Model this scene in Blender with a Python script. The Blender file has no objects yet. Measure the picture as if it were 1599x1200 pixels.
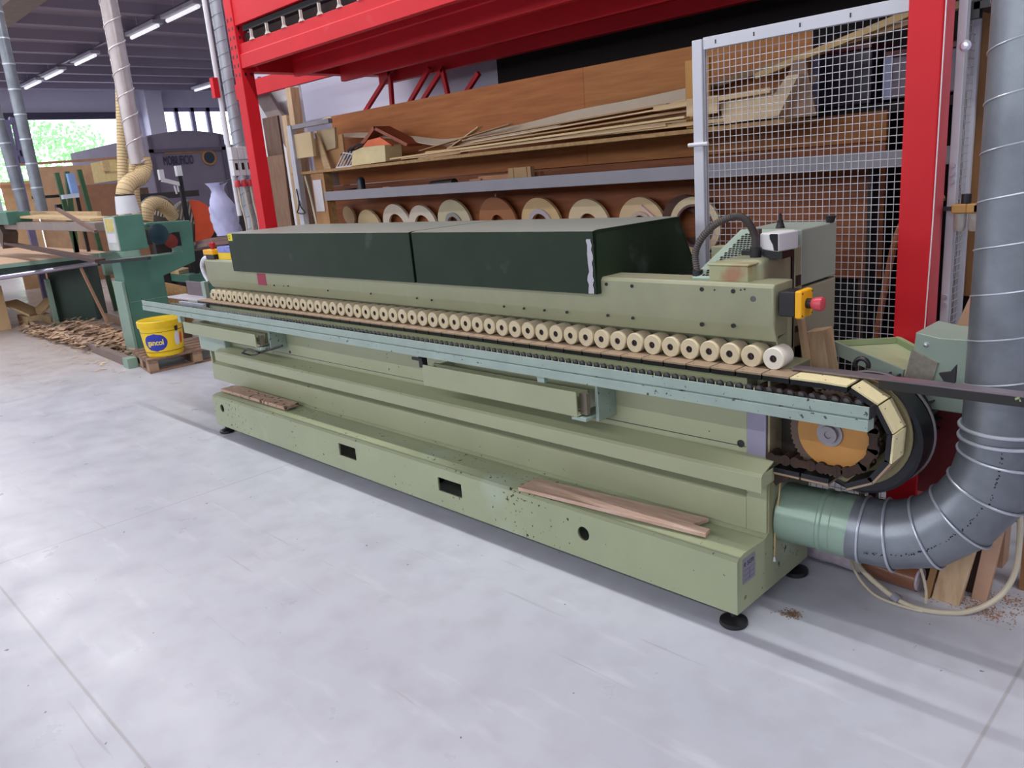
import bpy, bmesh, math, random
from mathutils import Vector, Matrix, noise
random.seed(7)
# ------------------------------------------------------------------ camera
ROWS = [[0.7051381, 0.7046263, -0.079259], [0.1295604, -0.2379316, -0.962602], [-0.697133, 0.6684985, -0.2590663]]
FPX = 1234.898
CAM = Vector((1.25, -2.182, 1.6))
scn = bpy.context.scene
cd = bpy.data.cameras.new('camera'); cam = bpy.data.objects.new('camera', cd)
scn.collection.objects.link(cam)
r0, r1, r2 = [Vector(r) for r in ROWS]
rm = Matrix((r0, -r1, -r2)).transposed()
cam.matrix_world = Matrix.Translation(CAM) @ rm.to_4x4()
cd.sensor_fit = 'HORIZONTAL'; cd.sensor_width = 36.0; cd.lens = FPX / 1599 * 36.0
cd.clip_start = 0.05; cd.clip_end = 300
scn.camera = cam
# ------------------------------------------------------------------ world, lights, exposure
w = bpy.data.worlds.new('sky'); scn.world = w; w.use_nodes = True
bg = w.node_tree.nodes['Background']
bg.inputs[0].default_value = (0.86, 0.92, 1.0, 1); bg.inputs[1].default_value = 3.0
scn.view_settings.view_transform = 'Standard'; scn.view_settings.look = 'None'
scn.view_settings.exposure = 0.03; scn.view_settings.gamma = 1.0
scn.view_settings.use_curve_mapping = False
def lamp_row(name, x0, x1, y, z, power, col=(1.0, 0.985, 0.975)):
    l = bpy.data.lights.new(name, 'AREA'); l.shape = 'RECTANGLE'
    l.size = x1 - x0; l.size_y = 0.08; l.energy = power; l.color = col
    o = bpy.data.objects.new(name, l); scn.collection.objects.link(o)
    o.location = ((x0 + x1) / 2, y, z)
    return o
lamp_row('tube_row_light', -24, 6, 4.8, 4.78, 240)
lamp_row('tube_row_light', -24, 6, 9.6, 4.78, 240)
lamp_row('tube_row_light', -24, 6, 0.19, 4.78, 590)
lamp_row('tube_row_light', -24, 6, -6.0, 4.78, 720)
# added fill light behind the camera, set in an unseen window band
dl = bpy.data.lights.new('front_fill', 'AREA'); dl.shape = 'RECTANGLE'; dl.size = 24; dl.size_y = 1.6; dl.energy = 260; dl.color = (0.95, 0.97, 1.0)
do = bpy.data.objects.new('front_fill', dl); scn.collection.objects.link(do); do.location = (-8, -9.85, 3.6); do.rotation_euler = (math.radians(78), 0, 0)

# ------------------------------------------------------------------ helpers
COL = scn.collection
def S(r, g, b):
    f = lambda c: (c / 255 / 12.92) if c / 255 <= 0.04045 else ((c / 255 + 0.055) / 1.055) ** 2.4
    return (f(r), f(g), f(b), 1.0)
def ray(px, py):
    q = Vector((px - 799.5, py - 600, FPX))
    return r0 * q.x + r1 * q.y + r2 * q.z
def at(px, py, axis, val):                       # the point of a known plane that a pixel of the photo shows
    d = ray(px, py); k = 'xyz'.index(axis)
    t = (val - CAM[k]) / d[k]
    return CAM + d * t
MATS = {}
def mat(name, col, rough=0.5, dust=None, metal=0.0, var=0.12, scale=6.0, stretch=None, col2=None, bump=0.0,
        chips=0.0, chipcol=None, chipscale=40, grain=None, spec=0.5, alpha=None, trans=0.0, emit=None, emits=0.0, stain=None, world=False):
    if name in MATS: return MATS[name]
    m = bpy.data.materials.new(name); m.use_nodes = True; MATS[name] = m
    nt = m.node_tree; N = nt.nodes; L = nt.links; b = N['Principled BSDF']
    b.inputs['Roughness'].default_value = rough; b.inputs['Metallic'].default_value = metal
    b.inputs['Specular IOR Level'].default_value = spec
    if trans: b.inputs['Transmission Weight'].default_value = trans
    if alpha is not None: b.inputs['Alpha'].default_value = alpha
    if emit: b.inputs['Emission Color'].default_value = emit; b.inputs['Emission Strength'].default_value = emits
    tc = N.new('ShaderNodeTexCoord'); src = tc.outputs['Object']
    if world:
        g = N.new('ShaderNodeNewGeometry'); src = g.outputs['Position']
    mp = N.new('ShaderNodeMapping'); L.new(src, mp.inputs[0])
    if stretch: mp.inputs['Scale'].default_value = stretch
    n = N.new('ShaderNodeTexNoise'); n.inputs['Scale'].default_value = scale; n.inputs['Detail'].default_value = 6
    n.inputs['Roughness'].default_value = 0.6
    L.new(mp.outputs[0], n.inputs['Vector'])
    mx = N.new('ShaderNodeMix'); mx.data_type = 'RGBA'
    c2 = col2 if col2 else tuple(max(0, c * (1 - var)) for c in col[:3]) + (1,)
    c1 = col if col2 else tuple(min(1, c * (1 + var)) for c in col[:3]) + (1,)
    mr = N.new('ShaderNodeMapRange'); mr.inputs[1].default_value = 0.3; mr.inputs[2].default_value = 0.7
    L.new(n.outputs['Fac'], mr.inputs[0]); L.new(mr.outputs[0], mx.inputs['Factor'])
    mx.inputs['A'].default_value = c1; mx.inputs['B'].default_value = c2
    out = mx.outputs['Result']
    if stain:                                     # (colour, scale, threshold)
        sc, ss, th = stain
        n3 = N.new('ShaderNodeTexNoise'); n3.inputs['Scale'].default_value = ss; n3.inputs['Detail'].default_value = 5
        L.new(src, n3.inputs['Vector'])
        r3 = N.new('ShaderNodeMapRange'); r3.inputs[1].default_value = th; r3.inputs[2].default_value = th + 0.15
        L.new(n3.outputs['Fac'], r3.inputs[0])
        m3 = N.new('ShaderNodeMix'); m3.data_type = 'RGBA'; L.new(r3.outputs[0], m3.inputs['Factor'])
        L.new(out, m3.inputs['A']); m3.inputs['B'].default_value = sc; out = m3.outputs['Result']
    if chips:
        n2 = N.new('ShaderNodeTexNoise'); n2.inputs['Scale'].default_value = chipscale; n2.inputs['Detail'].default_value = 3
        L.new(src, n2.inputs['Vector'])
        n4 = N.new('ShaderNodeTexNoise'); n4.inputs['Scale'].default_value = 2.5; L.new(src, n4.inputs['Vector'])
        a = N.new('ShaderNodeMath'); a.operation = 'MULTIPLY_ADD'; L.new(n4.outputs['Fac'], a.inputs[0]); a.inputs[1].default_value = 0.35
        L.new(n2.outputs['Fac'], a.inputs[2])
        gt = N.new('ShaderNodeMath'); gt.operation = 'GREATER_THAN'; gt.inputs[1].default_value = chips
        L.new(a.outputs[0], gt.inputs[0])
        m2 = N.new('ShaderNodeMix'); m2.data_type = 'RGBA'; L.new(gt.outputs[0], m2.inputs['Factor'])
        L.new(out, m2.inputs['A']); m2.inputs['B'].default_value = chipcol or (0.03, 0.03, 0.025, 1); out = m2.outputs['Result']
    if dust:                                      # pale tone on upward faces, painting in the light they reflect
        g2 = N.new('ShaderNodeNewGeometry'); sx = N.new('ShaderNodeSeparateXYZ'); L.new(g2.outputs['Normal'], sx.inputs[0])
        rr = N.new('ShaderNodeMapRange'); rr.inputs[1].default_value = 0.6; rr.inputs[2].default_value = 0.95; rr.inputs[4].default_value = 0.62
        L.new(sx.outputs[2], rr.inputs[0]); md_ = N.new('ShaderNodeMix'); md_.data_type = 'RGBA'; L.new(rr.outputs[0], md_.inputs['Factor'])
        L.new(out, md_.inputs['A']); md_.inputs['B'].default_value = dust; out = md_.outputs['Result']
    L.new(out, b.inputs['Base Color'])
    if bump:
        bp = N.new('ShaderNodeBump'); bp.inputs['Strength'].default_value = bump; bp.inputs['Distance'].default_value = 0.01
        L.new(n.outputs['Fac'], bp.inputs['Height']); L.new(bp.outputs[0], b.inputs['Normal'])
    return m

class MB:
    def __init__(s): s.v = []; s.f = []; s.m = []
    def add(s, vs, fs, mi=0):
        n = len(s.v); s.v += [tuple(v) for v in vs]
        s.f += [tuple(i + n for i in f) for f in fs]; s.m += [mi] * len(fs)
        return s
    def box(s, x0, x1, y0, y1, z0, z1, mi=0):
        v = [(x, y, z) for x in (x0, x1) for y in (y0, y1) for z in (z0, z1)]
        return s.add(v, [(0, 1, 3, 2), (4, 6, 7, 5), (0, 4, 5, 1), (2, 3, 7, 6), (0, 2, 6, 4), (1, 5, 7, 3)], mi)
    def bar(s, p0, p1, w, h, up=(0, 0, 1), mi=0):
        p0, p1 = Vector(p0), Vector(p1); d = (p1 - p0).normalized(); up = Vector(up)
        a = d.cross(up).normalized(); b = a.cross(d).normalized()
        v = []
        for p in (p0, p1):
            for i, j in ((-1, -1), (1, -1), (1, 1), (-1, 1)): v.append(p + a * (w / 2 * i) + b * (h / 2 * j))
        return s.add(v, [(3, 2, 1, 0), (4, 5, 6, 7), (0, 1, 5, 4), (1, 2, 6, 5), (2, 3, 7, 6), (3, 0, 4, 7)], mi)
    def cyl(s, p0, p1, ra, rb=None, n=24, mi=0, caps=True):
        rb = ra if rb is None else rb
        p0, p1 = Vector(p0), Vector(p1); d = (p1 - p0).normalized()
        a = d.orthogonal().normalized(); b = d.cross(a)
        v = []
        for p, r in ((p0, ra), (p1, rb)):
            for i in range(n):
                t = 2 * math.pi * i / n; v.append(p + a * (r * math.cos(t)) + b * (r * math.sin(t)))
        f = [(i, (i + 1) % n, n + (i + 1) % n, n + i) for i in range(n)]
        if caps: f += [tuple(reversed(range(n))), tuple(range(n, 2 * n))]
        return s.add(v, f, mi)
    def lathe(s, prof, org, ax, n=32, mi=0):       # prof: (radius, distance along the axis); closed if the first and last radii are 0
        org = Vector(org); d = Vector(ax).normalized(); a = d.orthogonal().normalized(); b = d.cross(a)
        v = []; f = []; k = len(prof)
        for r, h in prof:
            for i in range(n):
                t = 2 * math.pi * i / n; v.append(org + d * h + a * (r * math.cos(t)) + b * (r * math.sin(t)))
        for j in range(k - 1):
            for i in range(n): f.append((j * n + i, j * n + (i + 1) % n, (j + 1) * n + (i + 1) % n, (j + 1) * n + i))
        if prof[0] != prof[-1]:
            f += [tuple(reversed(range(n))), tuple(range((k - 1) * n, k * n))]
        return s.add(v, f, mi)
    def tube(s, pts, r, n=10, mi=0, caps=True):
        pts = [Vector(p) for p in pts]; k = len(pts); v = []; f = []
        rr = r if isinstance(r, (list, tuple)) else [r] * k
        up = None
        for i, p in enumerate(pts):
            d = (pts[min(i + 1, k - 1)] - pts[max(i - 1, 0)]).normalized()
            if up is None: up = d.orthogonal().normalized()
            a = (up - d * up.dot(d)).normalized(); b = d.cross(a); up = a
            for j in range(n):
                t = 2 * math.pi * j / n; v.append(p + a * (rr[i] * math.cos(t)) + b * (rr[i] * math.sin(t)))
        for i in range(k - 1):
            for j in range(n): f.append((i * n + j, i * n + (j + 1) % n, (i + 1) * n + (j + 1) % n, (i + 1) * n + j))
        if caps: f += [tuple(reversed(range(n))), tuple(range((k - 1) * n, k * n))]
        return s.add(v, f, mi)
    def prism(s, pts, off, mi=0):
        pts = [Vector(p) for p in pts]; off = Vector(off); n = len(pts)
        v = pts + [p + off for p in pts]
        f = [tuple(range(n)), tuple(reversed(range(n, 2 * n)))] + [(i, n + i, n + (i + 1) % n, (i + 1) % n) for i in range(n)]
        return s.add(v, f, mi)
    def sheet(s, rows, th=0.0, mi=0):              # grid of points with a thickness along the local normal
        R = len(rows); Cn = len(rows[0]); P = [[Vector(p) for p in r] for r in rows]
        nrm = (P[0][-1] - P[0][0]).cross(P[-1][0] - P[0][0]).normalized() * th
        v = [p for r in P for p in r] + [p + nrm for r in P for p in r]; o = R * Cn; f = []
        for i in range(R - 1):
            for j in range(Cn - 1):
                a, b, c, d = i * Cn + j, i * Cn + j + 1, (i + 1) * Cn + j + 1, (i + 1) * Cn + j
                f += [(a, b, c, d), (o + d, o + c, o + b, o + a)]
        for j in range(Cn - 1):
            f += [(j, o + j, o + j + 1, j + 1), ((R - 1) * Cn + j, (R - 1) * Cn + j + 1, o + (R - 1) * Cn + j + 1, o + (R - 1) * Cn + j)]
        for i in range(R - 1):
            f += [(i * Cn, (i + 1) * Cn, o + (i + 1) * Cn, o + i * Cn), (i * Cn + Cn - 1, o + i * Cn + Cn - 1, o + (i + 1) * Cn + Cn - 1, (i + 1) * Cn + Cn - 1)]
        return s.add(v, f, mi)
    def build(s, name, mats, parent=None, bevel=0.0, seg=2, sharp=35, at_=None, cut=None):
        me = bpy.data.meshes.new(name); me.from_pydata(s.v, [], s.f)
        mats = mats if isinstance(mats, (list, tuple)) else [mats]
        for m in mats: me.materials.append(m)
        me.polygons.foreach_set('material_index', s.m)
        bm = bmesh.new(); bm.from_mesh(me); bmesh.ops.recalc_face_normals(bm, faces=bm.faces); bm.to_mesh(me); bm.free()
        o = bpy.data.objects.new(name, me); COL.objects.link(o)
        if cut:
            cm = bpy.data.meshes.new('cut'); cm.from_pydata(cut.v, [], cut.f)
            bm = bmesh.new(); bm.from_mesh(cm); bmesh.ops.recalc_face_normals(bm, faces=bm.faces); bm.to_mesh(cm); bm.free()
            co = bpy.data.objects.new('cut', cm); COL.objects.link(co)
            md = o.modifiers.new('b', 'BOOLEAN'); md.object = co; md.operation = 'DIFFERENCE'; md.solver = 'EXACT'
            dg = bpy.context.evaluated_depsgraph_get(); nm = bpy.data.meshes.new_from_object(o.evaluated_get(dg))
            o.modifiers.clear(); o.data = nm; nm.name = name; me = nm
            bpy.data.objects.remove(co); bpy.data.meshes.remove(cm)
        me.polygons.foreach_set('use_smooth', [True] * len(me.polygons))
        me.set_sharp_from_angle(angle=math.radians(sharp))
        if bevel:
            md = o.modifiers.new('bevel', 'BEVEL'); md.width = bevel; md.segments = seg; md.limit_method = 'ANGLE'
            md.angle_limit = math.radians(40); md.harden_normals = True
        if at_ is not None: o.location = at_
        elif parent is not None:
            off = Vector((0, 0, 0)); q = parent
            while q is not None: off += q.location; q = q.parent
            o.location = -off
        if parent is not None: o.parent = parent
        return o
def tag(o, label=None, cat=None, group=None, kind=None):
    if label: o['label'] = label
    if cat: o['category'] = cat
    if group: o['group'] = group
    if kind: o['kind'] = kind
    return o
def thing(name, label, cat, loc=(0, 0, 0), group=None):
    o = bpy.data.objects.new(name, None); COL.objects.link(o); o.location = loc; o.empty_display_size = 0.1
    return tag(o, label, cat, group)
def struct(o, label=None): o['kind'] = 'structure'; return tag(o, label)
def kids(o): return [c for c in bpy.data.objects if c.parent == o]
def dup(o, loc, label=None, parent=None, rz=None):
    c = o.copy(); COL.objects.link(c)
    if loc is not None: c.location = loc
    if rz is not None: c.rotation_euler.z = rz
    if parent is not None: c.parent = parent
    if label: c['label'] = label
    for k in kids(o): dup(k, None, parent=c)
    return c
def text(name, s, size, m, parent, origin, xdir, ydir, thick=0.002, space=1.0, sx=1.0, align='LEFT', shear=0, off=0.0):
    cu = bpy.data.curves.new(name, 'FONT'); cu.body = s; cu.size = size; cu.extrude = thick / 2; cu.space_character = space
    cu.align_x = align; cu.shear = shear; cu.offset = off
    t = bpy.data.objects.new(name, cu); COL.objects.link(t)
    dg = bpy.context.evaluated_depsgraph_get(); dg.update()
    me = bpy.data.meshes.new_from_object(t.evaluated_get(dg)); bpy.data.objects.remove(t)
    x = Vector(xdir).normalized(); y = Vector(ydir).normalized(); z = x.cross(y)
    M = Matrix((x * sx, y, z)).transposed().to_4x4(); M.translation = Vector(origin); me.transform(M)
    me.materials.clear(); me.materials.append(m); me.name = name
    o = bpy.data.objects.new(name, me); COL.objects.link(o)
    if parent is not None:
        off_ = Vector((0, 0, 0)); q = parent
        while q is not None: off_ += q.location; q = q.parent
        o.location = -off_; o.parent = parent
    return o
def arc(c, u, v, r, a0, a1, n):
    c, u, v = Vector(c), Vector(u), Vector(v)
    return [c + u * (r * math.cos(math.radians(a0 + (a1 - a0) * i / n))) + v * (r * math.sin(math.radians(a0 + (a1 - a0) * i / n))) for i in range(n + 1)]
def spline(pts, n=8):
    P = [Vector(p) for p in pts]; P = [P[0] * 2 - P[1]] + P + [P[-1] * 2 - P[-2]]; out = []
    for i in range(1, len(P) - 2):
        for j in range(n):
            t = j / n; a, b, c, d = P[i - 1], P[i], P[i + 1], P[i + 2]
            out.append(0.5 * ((2 * b) + (c - a) * t + (2 * a - 5 * b + 4 * c - d) * t * t + (3 * b - a - 3 * c + d) * t ** 3))
    out.append(P[-2]); return out

# ------------------------------------------------------------------ materials
green = mat('sage_green_paint', S(154, 159, 128), rough=0.38, var=0.06, scale=3, chips=0.93, chipcol=S(40, 42, 34), chipscale=55, stain=(S(150, 142, 112), 1.7, 0.66))
greenclean = mat('sage_green_paint_clean', S(154, 159, 128), rough=0.38, var=0.06, scale=4, stain=(S(150, 142, 112), 2.3, 0.68))
greenworn = mat('base_green_paint_worn', S(154, 162, 130), rough=0.4, var=0.07, scale=3, chips=0.872, chipcol=S(40, 44, 36), chipscale=48, stain=(S(168, 180, 160), 2.2, 0.6))
beige = mat('beige_green_cast_paint', S(150, 152, 124), rough=0.4, var=0.08, scale=4, stain=(S(168, 156, 134), 3, 0.68))
railm = mat('worn_grey_green_rail', S(150, 168, 158), rough=0.32, metal=0.1, var=0.1, scale=7, chips=0.86, chipcol=S(60, 70, 66), chipscale=60)
hoodm = mat('dark_green_hood_paint', S(38, 52, 38), rough=0.36, spec=0.22, dust=S(168, 172, 166), var=0.14, scale=5, stain=(S(74, 82, 76), 6, 0.64))  # dust colour stands for the bright reflection on the hood tops
cream = mat('cream_rubber', S(214, 200, 168), rough=0.6, var=0.07, scale=20)
padtop = mat('beige_pad_rubber', S(152, 130, 108), rough=0.7, var=0.1, scale=25, chips=0.95, chipcol=S(120, 90, 50))
padnew = mat('pale_pad_rubber', S(222, 210, 164), rough=0.65, var=0.06, scale=30)
blackm = mat('black_plastic', S(28, 28, 32), rough=0.4, var=0.2)
darkm = mat('dark_steel', S(52, 48, 50), rough=0.38, metal=0.5, var=0.2, scale=12)
rust = mat('rusty_chain', S(70, 48, 36), rough=0.7, metal=0.3, col2=S(36, 28, 26), scale=18)
greasy = mat('greasy_black_iron', S(30, 31, 36), rough=0.35, metal=0.3, var=0.3, scale=8, stain=(S(88, 62, 38), 6, 0.64))
red = mat('red_rack_paint', S(200, 26, 38), rough=0.5, spec=0.3, var=0.07, scale=3, stain=(S(206, 66, 72), 4, 0.7), world=True)
steel = mat('galvanised_sheet', S(138, 144, 152), rough=0.36, metal=0.55, col2=S(108, 113, 122), scale=5, bump=0.05)
steel2 = mat('galvanised_rib', S(190, 196, 206), rough=0.3, metal=0.6, var=0.08)
lightgrey = mat('light_grey_paint', S(190, 192, 202), rough=0.45, var=0.05, world=True)
greybeam = mat('grey_beam_paint', S(150, 148, 156), rough=0.5, var=0.05, world=True)
wire = mat('wire_zinc', S(190, 190, 196), rough=0.4, metal=0.3, var=0.05)
woodb = mat('brown_veneer_board', S(186, 118, 66), rough=0.55, spec=0.25, col2=S(158, 94, 50), scale=2.2, stretch=(1, 6, 14), world=True)
woodb2 = mat('golden_veneer_board', S(184, 124, 70), rough=0.55, spec=0.25, col2=S(158, 100, 54), scale=2.2, stretch=(1, 6, 14), world=True)
woodl = mat('pale_wood', S(214, 188, 146), rough=0.6, col2=S(190, 158, 116), scale=3, stretch=(2, 12, 12), world=True)
woodv = mat('pale_wood_upright', S(206, 180, 146), rough=0.6, col2=S(178, 146, 112), scale=3, stretch=(12, 12, 2), world=True)
woodp = mat('pinkish_beech', S(206, 180, 164), rough=0.6, col2=S(176, 140, 118), scale=3, stretch=(2, 14, 10), world=True, chips=0.93, chipcol=S(120, 86, 66), chipscale=14)
osb = mat('chipboard', S(190, 156, 106), rough=0.7, col2=S(150, 110, 66), scale=26, world=True)
brownd = mat('dark_brown_wood', S(112, 84, 68), rough=0.6, col2=S(84, 60, 48), scale=3, stretch=(10, 10, 2), world=True)
machg = mat('teal_machine_paint', S(84, 132, 116), rough=0.4, col2=S(72, 114, 100), scale=3, world=True)
machl = mat('light_teal_edge', S(130, 156, 142), rough=0.45, var=0.08)
paper = mat('white_paper', S(214, 212, 216), rough=0.7, var=0.04)
yellow = mat('yellow_plastic', S(238, 200, 20), rough=0.35, var=0.04)
amber = mat('amber_plastic', S(240, 174, 20), rough=0.35, var=0.04)
redp = mat('red_plastic', S(196, 70, 84), rough=0.35, var=0.05)
flex = mat('cream_flex_hose', S(214, 190, 146), rough=0.55, var=0.08, scale=20)
white = mat('white_plastic', S(214, 214, 220), rough=0.4, var=0.04)
wallm = mat('white_wall', S(204, 202, 222), rough=0.8, var=0.04, scale=1.2, world=True)
cable = mat('cream_cable', S(196, 186, 164), rough=0.5, var=0.05)
mint = mat('mint_grey_paint', S(150, 166, 154), rough=0.4, var=0.05, scale=3)

# ================================================================== THE HALL
def floor_mat():
    m = bpy.data.materials.new('polished_concrete'); m.use_nodes = True
    nt = m.node_tree; N = nt.nodes; L = nt.links; b = N['Principled BSDF']
    g = N.new('ShaderNodeNewGeometry')
    def noise_(sc, det=5, stretch=None):
        n = N.new('ShaderNodeTexNoise'); n.inputs['Scale'].default_value = sc; n.inputs['Detail'].default_value = det
        if stretch:
            mp = N.new('ShaderNodeMapping'); mp.inputs['Scale'].default_value = stretch[:3]; mp.inputs['Rotation'].default_value = (0, 0, stretch[3])
            L.new(g.outputs['Position'], mp.inputs[0]); L.new(mp.outputs[0], n.inputs['Vector'])
        else: L.new(g.outputs['Position'], n.inputs['Vector'])
        return n.outputs['Fac']
    def rng(src, a, b_, c=0.0, d=1.0):
        r = N.new('ShaderNodeMapRange'); r.inputs[1].default_value = a; r.inputs[2].default_value = b_
        r.inputs[3].default_value = c; r.inputs[4].default_value = d; L.new(src, r.inputs[0]); return r.outputs[0]
    def mix(f, a, c):
        x = N.new('ShaderNodeMix'); x.data_type = 'RGBA'; L.new(f, x.inputs['Factor'])
        if isinstance(a, tuple): x.inputs['A'].default_value = a
        else: L.new(a, x.inputs['A'])
        x.inputs['B'].default_value = c; return x.outputs['Result']
    def math_(op, a, b_=None):
        x = N.new('ShaderNodeMath'); x.operation = op
        for i, q in enumerate((a, b_)):
            if q is None: continue
            if isinstance(q, (int, float)): x.inputs[i].default_value = q
            else: L.new(q, x.inputs[i])
        return x.outputs[0]
    c = mix(rng(noise_(0.7), 0.35, 0.65), S(194, 197, 206), S(182, 185, 196))
    c = mix(rng(noise_(7, 8), 0.45, 0.75, 0, 0.5), c, S(170, 168, 178))
    c = mix(rng(noise_(2.2, 6, (1, 5, 1, 0.9)), 0.6, 0.72, 0, 0.35), c, S(215, 215, 224))
    c = mix(rng(noise_(3.0, 6, (0.4, 9, 1, -0.5)), 0.66, 0.74, 0, 0.5), c, S(150, 142, 146))
    c = mix(rng(noise_(24, 2), 0.755, 0.765, 0, 0.8), c, S(96, 92, 96))
    # sawdust tint near the sander
    sx = N.new('ShaderNodeSeparateXYZ'); L.new(g.outputs['Position'], sx.inputs[0])
    dust = math_('MULTIPLY', rng(sx.outputs[0], -6.3, -8.0), rng(sx.outputs[1], -1.6, 0.2))
    dust = math_('MULTIPLY', dust, 0.55)
    c = mix(dust, c, S(178, 158, 142))
    jx = math_('ABSOLUTE', math_('SUBTRACT', math_('PINGPONG', math_('SUBTRACT', sx.outputs[0], 0.77), 1.87), 0.0))
    jy = math_('ABSOLUTE', math_('SUBTRACT', math_('PINGPONG', math_('ADD', sx.outputs[1], 1.65), 1.87), 0.0))
    j = math_('MINIMUM', jx, jy)
    c = mix(rng(j, 0.003, 0.007, 0.42, 0.0), c, S(140, 128, 126))
    L.new(c, b.inputs['Base Color'])
    L.new(rng(noise_(4, 6), 0.3, 0.7, 0.26, 0.46), b.inputs['Roughness'])
    return m
FL = floor_mat()
struct(MB().box(-27, 8, -10.2, 14, -0.2, 0).build('floor', FL))
greywall = mat('grey_block_wall', S(128, 124, 130), rough=0.9, world=True)
struct(MB().box(-26, 8, -10.2, -10, 0, 2.8).box(-26, 8, -10.2, -10, 4.4, 5.4).build('wall_front', greywall))
struct(MB().box(8, 8.2, -10.2, 14, 0, 5.4).build('wall_right', wallm))
struct(MB().box(-26, 8, 14, 14.2, 0, 5.4).build('wall_rear', wallm))
ceilm = mat('concrete_ceiling', S(146, 138, 158), rough=0.85, var=0.05, scale=1.5, world=True)
cb = MB().box(-26, 8.2, -10.2, 14, 5.16, 5.4)
for i in range(22):
    x = -25.6 + 1.5 * i
    cb.prism([(x, -10, 5.16), (x + 0.34, -10, 5.16), (x + 0.27, -10, 4.98), (x + 0.07, -10, 4.98)], (0, 24, 0))
struct(cb.build('ceiling', ceilm))
# a cross beam of the roof, seen from below in the top left corner
yb_ = at(43, 22, 'z', 4.6).y
struct(MB().box(-25, 8, yb_ - 0.45, yb_, 4.6, 5.0).build('trim_1', mat('ochre_grey_beam', S(128, 116, 112), rough=0.8)))
# far wall with the big opening and the window band
XW = -26.0
oy0 = at(-30, 183, 'x', XW).y; oy1 = at(212, 183, 'x', XW).y; oz = at(100, 183, 'x', XW).z
wy0 = at(250, 170, 'x', XW).y; wy1 = at(372, 170, 'x', XW).y; wz1 = at(300, 168, 'x', XW).z
wz0 = wz1 - 1.35
fw = MB().box(XW - 0.3, XW, -10, oy0, 0, 5.4).box(XW - 0.3, XW, oy0, oy1, oz, 5.4).box(XW - 0.3, XW, oy1, wy0, 0, 5.4)
fw.box(XW - 0.3, XW, wy0, wy1, wz1, 5.4).box(XW - 0.3, XW, wy0, wy1, 0, wz0).box(XW - 0.3, XW, wy1, 14, 0, 5.4)
fw.box(XW, XW + 0.35, -10, 14, oz + 0.75, oz + 0.8).box(XW, XW + 0.5, oy1 + 0.2, wy0 - 0.1, 0, 5.0)
struct(fw.build('wall_left', wallm))
fr = MB()
for k in range(6):
    y = wy0 + (wy1 - wy0) * k / 5; fr.box(XW - 0.2, XW - 0.05, y - 0.06, y + 0.06, wz0, wz1)
fr.box(XW - 0.2, XW - 0.05, wy0, wy1, wz1 - 0.12, wz1).box(XW - 0.2, XW - 0.05, wy0, wy1, wz0, wz0 + 0.12)
wframe = fr.build('window_1', mat('window_frame_lilac', S(150, 146, 182), rough=0.5)); struct(wframe)
glass = mat('window_glass', (1, 1, 1, 1), rough=0.02, var=0.0, trans=1.0)
MB().box(XW - 0.13, XW - 0.12, wy0, wy1, wz0, wz1).build('glass_panes', glass, wframe)
struct(MB().box(XW + 0.0, XW + 0.15, oy0, oy1, oz - 0.08, oz + 0.12).build('trim_2', mat('dark_door_rail', S(66, 62, 84), rough=0.5)))
# tilted window sash at the extreme left side
sash = MB()
for (a, b_) in (((8, 188), (38, 315)), ((38, 315), (74, 470)), ((14, 188), (24, 190)), ((24, 190), (36, 255)), ((16, 240), (33, 240))):
    sash.bar(at(*a, 'x', -14.0), at(*b_, 'x', -14.0), 0.1, 0.1)
tag(sash.build('door_frame', mat('lilac_metal', S(96, 92, 128), rough=0.5)), 'slim lilac metal frame standing behind the left steel pipes', 'frame')
# wall behind the rack
WB = 2.75
struct(MB().box(at(393, 200, 'y', WB).x, 6.5, WB, WB + 0.2, 0, 5.2).build('wall_back', wallm))
# ---- lamp rows (fixtures)
housing = mat('lamp_housing', S(186, 184, 200), rough=0.5)
tubeglow = mat('lamp_tube_glow', (1, 1, 1, 1), emit=(0.95, 0.97, 1.0, 1), emits=0.65)
def fixture(name, loc, label, group):
    t = thing(name, label, 'lamp', loc, group)
    MB().box(-0.72, 0.72, -0.11, 0.11, 0.0, 0.07).build('housing', housing, t, at_=(0, 0, 0), bevel=0.01)
    MB().cyl((-0.68, 0, -0.03), (0.68, 0, -0.03), 0.035, n=12).build('tube', tubeglow, t, at_=(0, 0, 0))
    MB().cyl((-0.3, 0, 0.07), (-0.3, 0, 0.3), 0.01, n=6).build('hanger', housing, t, at_=(0, 0, 0))
    return t
rows = {4.8: [at(120, 88, 'z', 4.9).x, at(69, 112, 'z', 4.9).x, at(33, 128, 'z', 4.9).x, at(213, 43, 'z', 4.9).x, at(272, 14, 'z', 4.9).x, -8.6, -5, -1.4, 2.2],
        9.6: [at(300, 133, 'z', 4.9).x, at(300, 133, 'z', 4.9).x + 5], 0.17: [-14.4, -10.0, -5.4, -1.0, 3.2], -6.0: [-14, -9.6, -5.2, -0.8, 3.4]}
proto = None; k = 0
rowname = {4.8: 'row by the tall silver duct', 9.6: 'far row', 0.17: 'row over the machine', -6.0: 'row over open floor'}
for y, xs in rows.items():
    xs = sorted(xs, reverse=True)
    for i, x in enumerate(xs):
        ordn = ['nearest', 'second', 'third', 'fourth', 'fifth', 'sixth', 'seventh', 'eighth', 'ninth', 'tenth'][i]
        lab = 'ceiling strip light, %s from the right in the %s' % (ordn, rowname[y])
        if proto is None: proto = fixture('strip_light', (x, y, 4.86), lab, 'ceiling strip lights')
        else: dup(proto, (x, y, 4.86), lab)
tag(MB().box(-25, 5, 4.72, 4.78, 4.945, 4.965).build('cable_tray', mat('tray_metal', S(104, 98, 116), rough=0.5)),
    'thin dark cable tray running above the row of strip lights', 'tray')
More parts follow.
